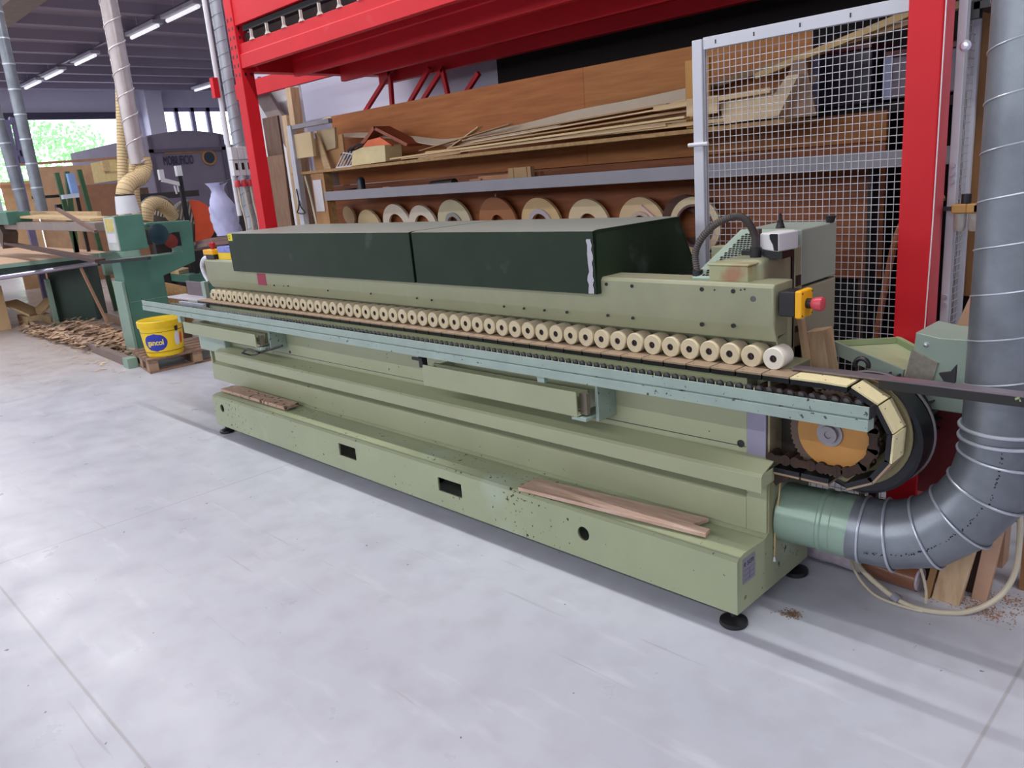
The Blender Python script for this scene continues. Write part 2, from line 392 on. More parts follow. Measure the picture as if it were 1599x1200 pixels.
# daylight trees outside the opening
leafm = mat('sunlit_leaves', S(150, 205, 140), rough=0.8, var=0.2)
tr = thing('tree', 'leafy green tree seen outside through the big hall opening', 'tree', (-46, 8, 0))
MB().tube([(-46, 8, -1), (-46.3, 8.3, 3), (-46, 8, 6)], [0.35, 0.25, 0.1], 10).build('trunk', mat('bark', S(120, 105, 90)), tr)
lv = MB()
for c in [(-46, 7.6, 5.2, 1.7), (-46, 10.5, 5.0, 1.4), (-45, 6, 7.0, 1.6), (-47, 13.0, 4.6, 1.5), (-45.5, 9.2, 7.4, 1.3), (-45, 8.3, 3.2, 1.9), (-46, 4.4, 7.6, .9)]:
    for k in range(420):
        d = Vector((random.gauss(0, 1), random.gauss(0, 1), random.gauss(0, 1))).normalized() * c[3] * (random.random() ** 0.4)
        p = Vector(c[:3]) + d; a = Vector((random.uniform(-1, 1), random.uniform(-1, 1), random.uniform(-1, 1))).normalized() * 0.13
        b_ = a.orthogonal().normalized() * 0.1
        lv.add([p - a, p + b_, p + a, p - b_], [(0, 1, 2, 3)])
tag(lv.build('foliage', leafm, tr), kind='stuff')

# ================================================================== EDGE BANDING MACHINE
M = thing('edge_banding_machine', 'long sage green edge banding machine with cream rollers and dark green hoods', 'machine', (-2.0, 0.3, 0))
# ---- base channel
prof = [(0.0, 0.262), (0.012, 0.272), (0.045, 0.280), (0.195, 0.274), (0.212, 0.284), (0.213, 0.50), (0.222, 0.515), (0.53, 0.515), (0.53, 0.062), (0.0, 0.062)]
bs = MB().prism([(-4.03, y, z) for y, z in prof[:5]] + [(-4.03, 0.215, 0.30), (-4.03, 0.53, 0.30), (-4.03, 0.53, 0.062), (-4.03, 0.0, 0.062)], (4.03, 0, 0))
ct = MB().box(-4.02, -0.02, 0.008, 0.52, 0.0, 0.25)
def hole(px, py, r, y0=-0.05, y1=0.1):
    p = at(px, py, 'y', 0.0); ct.cyl((p.x, y0, p.z), (p.x, y1, p.z), r, n=28)
base = bs.build('base', greenworn, M, bevel=0.004, cut=ct, sharp=20)
# second cut for holes in the front skin
def cut_holes(o, cut):
    cm = bpy.data.meshes.new('cut'); cm.from_pydata(cut.v, [], cut.f)
    bm = bmesh.new(); bm.from_mesh(cm); bmesh.ops.recalc_face_normals(bm, faces=bm.faces); bm.to_mesh(cm); bm.free()
    co = bpy.data.objects.new('cut', cm); COL.objects.link(co)
    mods = [m.name for m in o.modifiers]
    w_ = None
    for mm in list(o.modifiers):
        if mm.type == 'BEVEL': w_ = mm.width; o.modifiers.remove(mm)
    md = o.modifiers.new('b', 'BOOLEAN'); md.object = co; md.solver = 'EXACT'
    par = o.parent; loc = o.location.copy()
    bpy.context.view_layer.update()
    co.matrix_world = Matrix.Identity(4)
    dg = bpy.context.evaluated_depsgraph_get(); dg.update()
    nm = bpy.data.meshes.new_from_object(o.evaluated_get(dg)); o.modifiers.clear(); old = o.data; o.data = nm; nm.name = o.name
    nm.polygons.foreach_set('use_smooth', [True] * len(nm.polygons)); nm.set_sharp_from_angle(angle=math.radians(20))
    bpy.data.objects.remove(co); bpy.data.meshes.remove(cm)
    if w_:
        b2 = o.modifiers.new('bevel', 'BEVEL'); b2.width = w_; b2.segments = 2; b2.limit_method = 'ANGLE'; b2.angle_limit = math.radians(40); b2.harden_normals = True
h = MB()
for px, py, r in ((911, 834, 0.030), (347, 638, 0.028)):
    p = at(px, py, 'y', 0.0); h.cyl((p.x, -0.03, p.z), (p.x, 0.03, p.z), r, n=28)
for a, b_ in (((528, 692), (557, 720)), ((683, 745), (722, 779))):
    p, q = at(*a, 'y', 0), at(*b_, 'y', 0); h.box(p.x, q.x, -0.03, 0.03, q.z, p.z)
for y, z in ((0.055, 0.105), (0.44, 0.115)):
    h.cyl((-0.05, y, z), (0.05, y, z), 0.010, n=16)
h.box(-4.6, 0.4, -0.1, 0.01, 0.0, 0.0621)      # nothing, keeps the lower edge crisp
cut_holes(base, h)
# ---- feet
footm = blackm
def foot(x, y):
    f = MB().lathe([(0.0, 0.0), (0.046, 0.0), (0.05, 0.006), (0.048, 0.018), (0.03, 0.026), (0.018, 0.03), (0.011, 0.032), (0.011, 0.066), (0.0, 0.066)], (0, 0, 0), (0, 0, 1), 28)
    return f.build('levelling_foot', footm, M, at_=Vector((x, y, 0)) - M.location)
foot(-0.035, 0.035); foot(-0.03, 0.49); foot(-3.97, 0.035); foot(-3.97, 0.49); foot(-2.0, 0.30)
# ---- lower body wall and lip, upper body
body = MB()
body.prism([(-4.43, y, z) for y, z in [(0.206, 0.285), (0.206, 0.405), (0.25, 0.435), (0.25, 0.54), (0.205, 0.555), (0.211, 0.562), (0.213, 0.57), (0.213, 0.858), (0.53, 0.858), (0.53, 0.285)]], (4.35, 0, 0))
body.prism([(-0.08, y, z) for y, z in [(0.206, 0.285), (0.206, 0.545), (0.28, 0.548), (0.28, 0.858), (0.53, 0.858), (0.53, 0.285)]], (0.078, 0, 0))
body.box(-4.43, -4.405, 0.207, 0.27, 0.40, 0.56)
body.build('body', green, M, bevel=0.003, sharp=20)
MB().prism([(-4.12, y, z) for y, z in [(0.2055, 0.578), (0.118, 0.552), (0.108, 0.542), (0.108, 0.484), (0.114, 0.484), (0.114, 0.538), (0.121, 0.546), (0.2055, 0.571)]], (4.15, 0, 0)).box(0.026, 0.029, 0.114, 0.205, 0.50, 0.550).build('folded_lip', green, M, bevel=0.0015, sharp=20)
MB().box(-4.36, -0.01, 0.078, 0.212, 0.822, 0.827).build('ledge_shade_plate', greenclean, M)  # hidden plate added to shade the base ledge below
sl = MB().box(-4.35, -0.085, 0.2117, 0.214, 0.597, 0.5995)
sl.build('panel_seam', blackm, M)
MB().box(-0.078, -0.005, 0.205, 0.213, 0.555, 0.80).build('end_plate', mat('violet_grey_steel', S(140, 136, 156), rough=0.4, metal=0.2), M, bevel=0.003)
MB().box(-0.004, 0.004, 0.215, 0.30, 0.55, 0.86).build('end_jamb', mat('rust_stained_paint', S(150, 140, 110), rough=0.5, stain=(S(120, 84, 60), 9, 0.5)), M)
# bolts and plugs on the body
def dots(pts, y, name='bolt', m=None, out=0.003):
    for px, py, r in pts:
        p = at(px, py, 'y', y)
        MB().lathe([(0, 0), (r * 0.6, 0), (r * 0.6, -0.0012), (r, -0.0012), (r, 0.003), (0, 0.003)], (p.x, y - out + 0.0015, p.z), (0, 1, 0), 14).build(name, m or blackm, M)
dots([(1157, 693, 0.014)], 0.213, 'rubber_plug')
dots([(1148, 713, 0.007), (987, 679, 0.007), (856, 649, 0.006), (747, 626, 0.006), (656, 606, 0.006), (577, 589, 0.006), (510, 574, 0.006), (450, 561, 0.006), (453, 550, 0.009)], 0.213, 'bolt', darkm)
# ---- head (pressure beam) with chamfered lower lip
hd = MB()
pf = [(0.272, 1.168), (0.262, 1.155), (0.262, 1.03), (0.266, 1.018), (0.29, 0.966), (0.30, 0.966), (0.30, 0.985), (0.36, 0.985), (0.36, 0.90), (0.40, 0.90), (0.40, 1.168)]
hd.prism([(-4.37, y, z) for y, z in pf], (4.36, 0, 0))
head = hd.build('pressure_beam', beige, M, bevel=0.006, seg=3)
MB().prism([(-0.012, 0.285, 0.972), (-0.012, 0.36, 0.99), (-0.012, 0.36, 0.92), (-0.012, 0.30, 0.925)], (0.003, 0, 0)).build('roller_guard', beige, M)
dots([(1096, 452, .008), (1145, 455, .008), (1116, 453, .003), (1157, 453, .003), (1163, 452, .003), (1096, 507, .008), (1145, 509, .008), (987, 447, .007), (947, 444, .007), (949, 493, .006), (988, 497, .006), (885, 488, .006), (850, 485, .005), (818, 482, .005), (787, 479, .005),
      (674, 469, .005), (651, 466, .005), (579, 459, .005), (512, 454, .005), (450, 447, .005), (443, 447, .003), (428, 446, .005)], 0.262, 'screw_hole')
dots([(1176, 467, .010)], 0.262, 'worn_plug', mat('grey_wear', S(90, 92, 88), rough=0.6))
# red notice sticker
p = at(401, 427, 'y', 0.262); q = at(417, 446, 'y', 0.262)
MB().box(p.x, q.x, 0.2605, 0.2618, q.z, p.z).build('red_sticker', mat('dark_red_sticker', S(150, 50, 74), rough=0.6), M)
# ---- rollers
x1r = -0.004; n_r = 53; pitch = 4.294 / (n_r - 1) * 0.9995
hubm = mat('roller_hub', S(58, 48, 52), rough=0.5)
R0 = None
for i in range(n_r):
    x = x1r - i * pitch
    loc = Vector((x, 0.25, 0.918)) - M.location
    if R0 is None:
        mb = MB().lathe([(0.013, 0.006), (0.013, 0.0), (0.036, 0.0), (0.0385, 0.003), (0.0385, 0.072), (0.036, 0.075), (0.013, 0.075), (0.013, 0.006)], (0, 0, 0), (0, 1, 0), 32)
        R0 = mb.build('pressure_roller', cream, M, at_=loc)
        hb = MB().lathe([(0.0, 0.004), (0.0045, 0.004), (0.0045, 0.008), (0.009, 0.008), (0.009, 0.003), (0.013, 0.003), (0.013, 0.11), (0.0, 0.11)], (0, 0, 0), (0, 1, 0), 20)
        h0 = hb.build('hub', hubm, None); h0.parent = R0; h0.location = (0, 0, 0)
    else:
        c = R0.copy(); COL.objects.link(c); c.parent = M; c.location = loc
        c2 = h0.copy(); COL.objects.link(c2); c2.parent = c; c2.location = (0, 0, 0)
# last roller: a fresh white tyre
R0.data = R0.data.copy(); R0.data.materials[0] = mat('fresh_white_rubber', S(232, 228, 214), rough=0.5, var=0.03); R0['label'] = 'whiter fresh roller'
# ---- feed track pads
def pad_mesh(topm, name='track_pad'):
    mb = MB().box(-0.0465, 0.0465, 0.002, 0.095, -0.024, -0.007, 0).box(-0.0465, 0.0465, 0.0, 0.095, -0.007, 0.0, 1)
    mb.cyl((-0.03, 0.02, -0.001), (-0.03, 0.02, 0.0006), 0.003, n=8, mi=2).cyl((0.03, 0.07, -0.001), (0.03, 0.07, 0.0006), 0.003, n=8, mi=2)
    o = mb.build(name, [greasy, topm, hubm], M, bevel=0.0015, seg=1); return o
pw = pad_mesh(padtop); pn = pad_mesh(padnew)
used = {pw: False, pn: False}
def pad(x, z, ang, new):
    src = pn if new else pw
    o = src if not used[src] else src.copy()
    if used[src]: COL.objects.link(o)
    used[src] = True
    o.parent = M; o.location = Vector((x, 0.19, z)) - M.location; o.rotation_euler = (0, math.radians(ang), 0)
for i in range(46): pad(0.035 - 0.0985 * i - 0.0, 0.880, 0, False)
CX, CZ, RR = 0.225, 0.703, 0.174
pad(0.133, 0.880, 0, True); pad(0.226, 0.879, 2, True)
for k, a in enumerate((29, 61, 93, 124, 153)):
    t = math.radians(90 - a)
    pad(CX + 0.02 + RR * math.cos(t), CZ + RR * math.sin(t), a, k < 3)
for k in range(2): pad(0.175 - 0.0985 * k, CZ - RR + 0.0, 180, False)
# chain links inside the loop
links = MB()
def link(x, z, a):
    c, s_ = math.cos(math.radians(a)), math.sin(math.radians(a))
    for dx in (-0.026, 0.026): links.cyl((x + dx * c, 0.195, z - dx * s_), (x + dx * c, 0.25, z - dx * s_), 0.019, n=14)
    links.bar((x - 0.026 * c, 0.2, z + 0.026 * s_), (x + 0.026 * c, 0.2, z - 0.026 * s_), 0.012, 0.026, up=(s_, 0, c))
for k in range(3): link(0.22 - 0.088 * k, CZ - RR + 0.055, 0)
for a in (28, 58, 88, 118, 148):
    t = math.radians(90 - a); link(CX + 0.01 + (RR - 0.052) * math.cos(t), CZ + (RR - 0.052) * math.sin(t), a)
for k in range(3): link(0.20 - 0.0985 * k, CZ + RR - 0.058, 0)
links.build('feed_chain', rust, M)
# sprocket
N_ = 56; rim = []
for i in range(N_ * 2):
    a = math.pi * i / N_; r = 0.150 if i % 2 else 0.1425
    rim.append((CX + r * math.cos(a), 0.215, CZ - 0.0 + r * math.sin(a)))
MB().prism(rim, (0, 0.012, 0)).build('toothed_rim', mat('dull_steel_rim', S(96, 80, 68), rough=0.45, metal=0.5, var=0.3), M)
MB().lathe([(0.0, 0), (0.118, 0), (0.122, 0.006), (0.0, 0.006)], (CX, 0.2095, CZ), (0, 1, 0), 48).build('sprocket_disc', mat('ochre_disc', S(172, 122, 58), rough=0.5, var=0.12, scale=6), M)
MB().lathe([(0, -0.012), (0.01, -0.012), (0.012, -0.016), (0.028, -0.016), (0.03, -0.004), (0.042, -0.004), (0.044, 0.002), (0, 0.002)], (CX - 0.01, 0.208, CZ - 0.0), (0, 1, 0), 32).build('sprocket_hub', mat('hub_steel', S(140, 136, 140), rough=0.35, metal=0.6), M)
MB().lathe([(0, 0), (0.183, 0), (0.188, 0.006), (0.188, 0.012), (0, 0.014)], (0.245, 0.305, CZ - 0.012), (0, 1, 0), 48).build('drive_flange', mat('olive_flange', S(136, 128, 92), rough=0.45, metal=0.2), M)
md = MB().lathe([(0, 0), (0.185, 0), (0.196, 0.01), (0.196, 0.10), (0.185, 0.11), (0.20, 0.112), (0.20, 0.122), (0.17, 0.13), (0.13, 0.16), (0.13, 0.34), (0.10, 0.36), (0, 0.36)], (0.262, 0.322, 0.665), (0, 1, 0), 48)
md.build('gear_motor', greasy, M)
MB().lathe([(0.196, 0), (0.202, 0.003), (0.202, 0.009), (0.196, 0.012), (0.196, 0)], (0.262, 0.43, 0.665), (0, 1, 0), 48).build('motor_flange_edge', mat('worn_flange_edge', S(110, 104, 106), rough=0.4, metal=0.4), M)
fn = MB()
for k in range(26):
    a = 2 * math.pi * k / 26; u = Vector((math.cos(a), 0, math.sin(a)))
    c = Vector((0.262, 0.49, 0.665)); fn.bar(c + u * 0.14, c + u * 0.14 + Vector((0, 0.16, 0)), 0.006, 0.022, up=u)
fn.build('cooling_fins', blackm, M)
MB().box(-0.02, 0.10, 0.42, 0.62, 0.42, 0.66).box(-0.012, 0.06, 0.30, 0.52, 0.53, 0.83).build('gear_bracket', mat('dark_grease_bracket', S(52, 44, 38), rough=0.6, var=0.3), M, bevel=0.01)
MB().tube(arc((0.225, 0.42, 0.885), (1, 0, 0), (0, 0, 1), 0.022, -20, 200, 12), 0.008, 10).build('lifting_eye', darkm, M)
# rusty bracket hanging under the track
MB().prism([(0.032, 0.20, 0.535), (0.085, 0.20, 0.525), (0.07, 0.20, 0.505), (0.045, 0.2, 0.495), (0.035, 0.2, 0.482), (0.02, 0.2, 0.505)], (0, 0.04, 0)).build('rusty_bracket', rust, M)
# ---- outfeed guide bar
ob = MB()
ob.bar((0.055, 0.285, 0.888), (0.98, 0.2955, 0.8865), 0.045, 0.006); g1 = ob.build('outfeed_bar', mat('brushed_violet_steel', S(128, 118, 126), rough=0.3, metal=0.4, var=0.1), M)
MB().bar((0.34, 0.27, 0.871), (0.98, 0.2807, 0.8695), 0.014, 0.028).build('bar_edge', mat('chipped_black_edge', S(30, 30, 30), rough=0.5, chips=0.86, chipcol=S(150, 170, 120), chipscale=30), M)
MB().prism([(0.495, 0.312, 0.915), (0.525, 0.312, 0.922), (0.54, 0.312, 0.945), (0.54, 0.312, 0.89), (0.51, 0.312, 0.892)], (0, 0.015, 0)).build('star_knob', blackm, M)
# ---- front support rail
RX0, RX1 = -5.0, 0.415
rl = MB().prism([(RX0, y, z) for y, z in [(0.0, 0.879), (0.0, 0.845), (0.006, 0.8435), (0.006, 0.8415), (-0.003, 0.840), (-0.003, 0.806), (0.040, 0.806), (0.040, 0.85), (0.030, 0.85), (0.030, 0.868), (0.006, 0.868), (0.006, 0.879)]], (RX1 - RX0, 0, 0))
rl.build('support_rail', railm, M, bevel=0.0012, seg=1)
MB().box(RX1 - 0.002, RX1 + 0.004, 0.002, 0.044, 0.842, 0.879).build('rail_end_cap', blackm, M, bevel=0.002)
MB().box(-4.95, RX1 - 0.01, 0.014, 0.03, 0.868, 0.871).build('wheel_track', blackm, M)
W0 = None; pw_ = 0.0345; wn = 100
for i in range(wn):
    x = RX1 - 0.04 - i * pw_; loc = Vector((x, 0.016, 0.876)) - M.location
    if W0 is None:
        W0 = MB().lathe([(0, 0), (0.007, 0), (0.0145, 0.004), (0.0145, 0.012), (0.007, 0.016), (0, 0.016)], (0, 0, 0), (0.25, 1, 0), 14).build('rail_wheel', blackm, M, at_=loc)
    else: c = W0.copy(); COL.objects.link(c); c.parent = M; c.location = loc
ws = MB()
i = wn
while RX1 - 0.04 - i * pw_ > -4.5:
    ws.lathe([(0, 0), (0.007, 0), (0.0145, 0.004), (0.0145, 0.012), (0.007, 0.016), (0, 0.016)], (RX1 - 0.04 - i * pw_, 0.016, 0.876), (0.25, 1, 0), 10); i += 1
tag(ws.build('rail_wheel_run', mat('grey_wheel', S(90, 92, 92), rough=0.4), M), kind='stuff')
# ---- telescopic supports of the rail
def support(x0, x1, z0, z1, tag_):
    MB().box(x0, x1, 0.03, 0.038, z0, z1).box(x0, x1, 0.038, 0.10, z0, z0 + 0.006).build('support_cover', greenclean, M, bevel=0.003)
    MB().box(x1 - 0.005, x1 + 0.03, 0.055, 0.075, z0 + 0.005, z1 - 0.01).build('support_slide', mat('slide_steel', S(120, 112, 100), rough=0.4, metal=0.5), M)
    MB().box(x1 + 0.035, x1 + 0.05, 0.10, 0.212, z0 - 0.03, z1 + 0.04).box(x1 - 0.04, x1 + 0.035, 0.04, 0.211, z0 - 0.018, z0 - 0.002).build('support_bracket', railm, M, bevel=0.003)
    MB().box(x0, x0 + 0.02, 0.10, 0.212, z0 + 0.02, z1 - 0.02).box(x0, x1, 0.10, 0.112, z0 + 0.01, z1 - 0.01).build('support_arm', greenclean, M)
support(-1.66, -0.705, 0.655, 0.757, 'c')
support(-4.38, -3.306, 0.675, 0.757, 'l')
MB().box(-1.68, -1.65, 0.03, 0.06, 0.74, 0.806).box(-1.72, -1.64, 0.02, 0.03, 0.775, 0.79).build('clamp', greasy, M, bevel=0.003)
MB().box(-4.43, -4.38, 0.02, 0.05, 0.75, 0.806).build('clamp', railm, M, bevel=0.003)
MB().box(-0.90, -0.86, 0.02, 0.04, 0.775, 0.806).build('clamp', railm, M, bevel=0.003)
# lever with an oval grip
p = at(388, 551, 'y', 0.02)
MB().tube(spline([(p.x - 0.09, 0.02, p.z - 0.012), (p.x, 0.02, p.z + 0.022), (p.x + 0.11, 0.03, p.z + 0.008), (p.x, 0.04, p.z - 0.022), (p.x - 0.09, 0.02, p.z - 0.012)], 8), 0.006, 8).tube([(p.x + 0.08, 0.04, p.z), (p.x + 0.26, 0.12, p.z + 0.05)], 0.007, 8).build('locking_lever', blackm, M)
# blue grey box at the left end
MB().box(-4.47, -4.05, 0.16, 0.24, 0.52, 0.63).build('end_cover', mint, M, bevel=0.01)
MB().box(-4.52, -4.43, 0.24, 0.53, 0.55, 0.86).build('left_end_housing', greenclean, M, bevel=0.006)
# ---- infeed table and fence
MB().box(-4.98, -4.45, 0.19, 0.33, 0.868, 0.88).build('infeed_table', mat('pale_steel_plate', S(196, 192, 200), rough=0.35, metal=0.3), M, bevel=0.002)
MB().box(-4.72, -4.30, 0.165, 0.19, 0.80, 0.862).build('infeed_block', mat('aluminium_block', S(160, 166, 178), rough=0.35, metal=0.4), M, bevel=0.003)
MB().box(-4.88, -4.53, 0.31, 0.325, 0.88, 0.985).build('infeed_fence', mat('plum_steel', S(112, 98, 104), rough=0.45, metal=0.3), M, bevel=0.002)
MB().box(-4.52, -4.46, 0.27, 0.30, 0.88, 1.0).build('fence_post', mint, M, bevel=0.003)
MB().box(-4.98, -4.40, 0.34, 0.50, 0.70, 0.86).build('infeed_support', greenclean, M, bevel=0.004)
# drum shaped cover and white bent pipe at the left end
MB().tube(spline([at(330, 404, 'y', 0.33), at(320, 404, 'y', 0.34), at(316, 414, 'y', 0.34), at(320, 428, 'y', 0.34), at(327, 440, 'y', 0.34)], 8), 0.018, 12).build('bent_pipe', white, M)
# ---- dark green hoods
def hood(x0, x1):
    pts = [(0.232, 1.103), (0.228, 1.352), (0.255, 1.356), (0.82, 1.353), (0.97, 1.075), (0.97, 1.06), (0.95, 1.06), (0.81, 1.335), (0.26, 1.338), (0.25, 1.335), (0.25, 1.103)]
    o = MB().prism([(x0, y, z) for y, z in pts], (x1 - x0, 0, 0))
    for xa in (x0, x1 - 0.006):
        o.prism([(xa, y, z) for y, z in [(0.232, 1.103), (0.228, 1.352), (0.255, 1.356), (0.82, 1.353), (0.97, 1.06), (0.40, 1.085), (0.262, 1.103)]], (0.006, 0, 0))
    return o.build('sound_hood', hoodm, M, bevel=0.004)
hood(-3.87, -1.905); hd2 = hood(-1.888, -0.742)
# worn bare metal streak on the front right edge of the hood
st = []
random.seed(3)
for i in range(15):
    z = 1.106 + 0.243 * i / 14; st.append((z, -0.778 + random.uniform(-0.006, 0.006), -0.752 + random.uniform(-0.006, 0.004)))
MB().prism([(a, 0.2285, z) for z, a, b_ in st] + [(b_, 0.2285, z) for z, a, b_ in reversed(st)], (0, 0.001, 0)).build('chipped_paint', mat('bare_primer', S(176, 174, 184), rough=0.5, chips=0.80, chipcol=S(30, 30, 30), chipscale=70), M)
p = at(355, 364, 'y', 0.23); q = at(366, 379, 'y', 0.23)
MB().box(-3.86, -3.80, 0.2265, 0.228, 1.305, 1.350).build('yellow_warning_label', mat('label_yellow', S(232, 222, 30), rough=0.5), M)
text('label_lines', 'ATT\nEN', 0.016, blackm, M, (-3.85, 0.2260, 1.33), (1, 0, 0), (0, 0, 1), 0.0006)
# ---- left stop button and switch
def estop(cx, cy, cz, ax, s_, name='emergency_stop'):
    pass
MB().box(-4.35, -4.22, 0.27, 0.34, 1.170, 1.20).build('switch_base', blackm, M, bevel=0.003)
MB().box(-4.37, -4.22, 0.265, 0.345, 1.20, 1.235).build('switch_box', amber, M, bevel=0.004)
MB().lathe([(0, 0), (0.012, 0), (0.012, 0.015), (0.022, 0.022), (0.024, 0.04), (0.018, 0.048), (0, 0.05)], (-4.29, 0.305, 1.235), (0, 0, 1), 20).build('stop_button', mat('crimson_plastic', S(170, 24, 40), rough=0.35), M)
# ---- right stop switch (black back, amber front, red mushroom)
es = MB().box(0.0, 0.058, 0.275, 0.355, 1.06, 1.145).build('stop_switch_box', blackm, M, bevel=0.005)
E2 = MB().box(0.058, 0.082, 0.272, 0.358, 1.056, 1.149); E2.build('stop_switch_cover', amber, M, bevel=0.006)
MB().lathe([(0, 0), (0.017, 0), (0.017, 0.018), (0, 0.018)], (0.082, 0.315, 1.103), (1, 0, 0), 24).build('button_collar', darkm, M)
MB().lathe([(0, 0), (0.016, 0), (0.021, 0.012), (0.024, 0.03), (0.022, 0.037), (0.014, 0.041), (0, 0.042)], (0.098, 0.315, 1.103), (1, 0, 0), 28).build('stop_button', redp, M)
scr = MB()
for yy in (0.28, 0.35):
    for zz in (1.066, 1.139): scr.cyl((0.081, yy, zz), (0.0835, yy, zz), 0.003, n=8)
scr.build('cover_screws', darkm, M)
# ---- right column and motor units behind the head
MB().box(-0.265, -0.10, 0.345, 0.585, 0.87, 1.238).build('gearbox_column', beige, M, bevel=0.025, seg=3)
MB().box(-0.270, -0.118, 0.288, 0.42, 1.0, 1.222).box(-0.275, -0.112, 0.283, 0.43, 1.222, 1.230).build('gearbox_cover', mat('stained_cast_paint', S(160, 162, 124), rough=0.45, var=0.05, stain=(S(160, 120, 90), 7, 0.55)), M, bevel=0.004)
MB().box(-0.30, -0.104, 0.585, 0.60, 0.87, 1.24).build('dark_gap_plate', blackm, M)
MB().box(-0.45, -0.10, 0.60, 0.66, 0.80, 1.25).build('rear_column', beige, M, bevel=0.003)
MB().box(-0.1005, -0.098, 0.605, 0.645, 1.105, 1.145).box(-0.1005, -0.098, 0.605, 0.645, 0.93, 0.955).build('column_slot', mat('maroon_slot', S(50, 34, 38), rough=0.5), M)
cabm = mat('grey_green_cabinet', S(148, 160, 150), rough=0.42, var=0.05, scale=3)
MB().prism([(x, 0.645, z) for x, z in [(-0.097, 1.10), (-0.097, 1.31), (-0.344, 1.31), (-0.344, 1.10)]], (0, 0.30, 0)).build('upper_cabinet', cabm, M, bevel=0.006)
MB().prism([(x, 0.65, z) for x, z in [(-0.099, 0.885), (-0.099, 1.09), (-0.80, 1.09), (-0.80, 0.885)]], (0, 0.30, 0)).build('lower_cabinet', mat('olive_grey_cabinet', S(148, 150, 132), rough=0.45, var=0.05), M, bevel=0.005)
MB().box(-0.78, -0.12, 0.66, 0.93, 1.085, 1.105).build('cabinet_gap', blackm, M)
# louvred sloping vent between hood and cabinet
va = Vector((0, 0.293, 1.176)); vb = Vector((0, 0.645, 1.312)); vd = (vb - va).normalized(); nrm = Vector((0, -vd.z, vd.y))
MB().prism([(-0.344, va.y, va.z), (-0.344, vb.y, vb.z), (-0.344, vb.y + 0.004, vb.z - 0.009), (-0.344, va.y + 0.004, va.z - 0.009)], (0.222, 0, 0)).prism([(-0.344, va.y, va.z - 0.004), (-0.344, vb.y, vb.z - 0.004), (-0.344, vb.y, 1.10)], (0.006, 0, 0)).build('vent_panel', mat('mint_vent_paint', S(160, 180, 164), rough=0.42), M, bevel=0.001)
vh = MB()
for i in range(13):
    for j in range(20):
        c = va + vd * (0.02 + 0.0165 * j) + nrm * 0.0012 + Vector((-0.305 + 0.014 * i + (0.007 if j % 2 else 0), 0, 0))
        vh.bar(c - Vector((0.0046, 0, 0)), c + Vector((0.0046, 0, 0)), 0.009, 0.002, up=nrm)
vh.build('vent_slots', blackm, M)
MB().box(-0.82, -0.10, 0.42, 0.95, 0.60, 0.875).build('rear_body', greenclean, M)
MB().box(-4.3, -0.82, 0.40, 0.95, 0.85, 1.10).box(-4.3, -0.82, 0.50, 0.95, 0.5, 0.85).build('rear_housing', greenclean, M)
# knobs on the cabinet
MB().cyl((-0.105, 0.90, 1.31), (-0.105, 0.90, 1.335), 0.014, 0.022, 16).build('black_knob', blackm, M)
MB().cyl((-0.21, 0.70, 1.31), (-0.21, 0.70, 1.33), 0.018, 0.012, 12).cyl((-0.21, 0.70, 1.33), (-0.21, 0.70, 1.365), 0.006, n=10).box(-0.218, -0.202, 0.69, 0.71, 1.33, 1.34).build('wing_screw', darkm, M)
p = at(1182, 358, 'y', 0.48)
MB().box(p.x - 0.014, p.x + 0.014, 0.468, 0.492, 1.235, 1.33).build('threaded_post', mat('brown_bolt', S(96, 80, 76), rough=0.5, metal=0.4), M, bevel=0.002)
MB().box(p.x - 0.05, p.x + 0.05, 0.455, 0.50, 1.233, 1.256).build('post_clamp', blackm, M, bevel=0.003)
# white shrouded sensor on top
wb = MB().prism([(-0.150, 0.43, 1.262), (-0.05, 0.37, 1.262), (-0.05, 0.37, 1.325), (-0.150, 0.43, 1.320)], (0.02, 0.11, 0.0))
wb.build('white_wrapped_box', paper, M, bevel=0.006)
MB().box(-0.13, -0.06, 0.42, 0.50, 1.232, 1.264).build('sensor_foot', blackm, M)
a = Vector((-0.05, 0.37, 0)); b_ = Vector((-0.150, 0.43, 0)); u = (a - b_)
def wp(t, z): q = b_ + u * t; return (q.x - 0.0, q.y - 0.003, z)
MB().prism([wp(0.55, 1.317), wp(0.62, 1.321), wp(0.97, 1.323), wp(0.98, 1.266), wp(0.80, 1.266), wp(0.74, 1.285), wp(0.58, 1.303)], (0.001, 0.003, 0)).build('torn_opening', blackm, M)
# corrugated conduit
hp = spline([(-0.335, 0.32, 1.17), (-0.345, 0.325, 1.27), (-0.29, 0.34, 1.35), (-0.215, 0.37, 1.385), (-0.175, 0.39, 1.365), (-0.155, 0.405, 1.31), (-0.155, 0.41, 1.26)], 12)
MB().tube(hp, 0.0105, 12).build('conduit_core', mat('grey_conduit', S(120, 112, 104), rough=0.5), M)
rb = MB()
for i in range(0, len(hp) - 1):
    for f_ in (0.0,):
        p = hp[i]; d = (hp[i + 1] - hp[i]).normalized()
        rb.cyl(p - d * 0.0022, p + d * 0.0022, 0.0135, n=12)
rb.build('conduit_rings', mat('dark_conduit', S(60, 54, 52), rough=0.5), M)
MB().cyl((-0.335, 0.32, 1.165), (-0.335, 0.32, 1.20), 0.019, n=12).build('conduit_gland', blackm, M)
MB().cyl((-0.155, 0.41, 1.236), (-0.155, 0.41, 1.272), 0.02, n=12).build('conduit_gland', blackm, M)
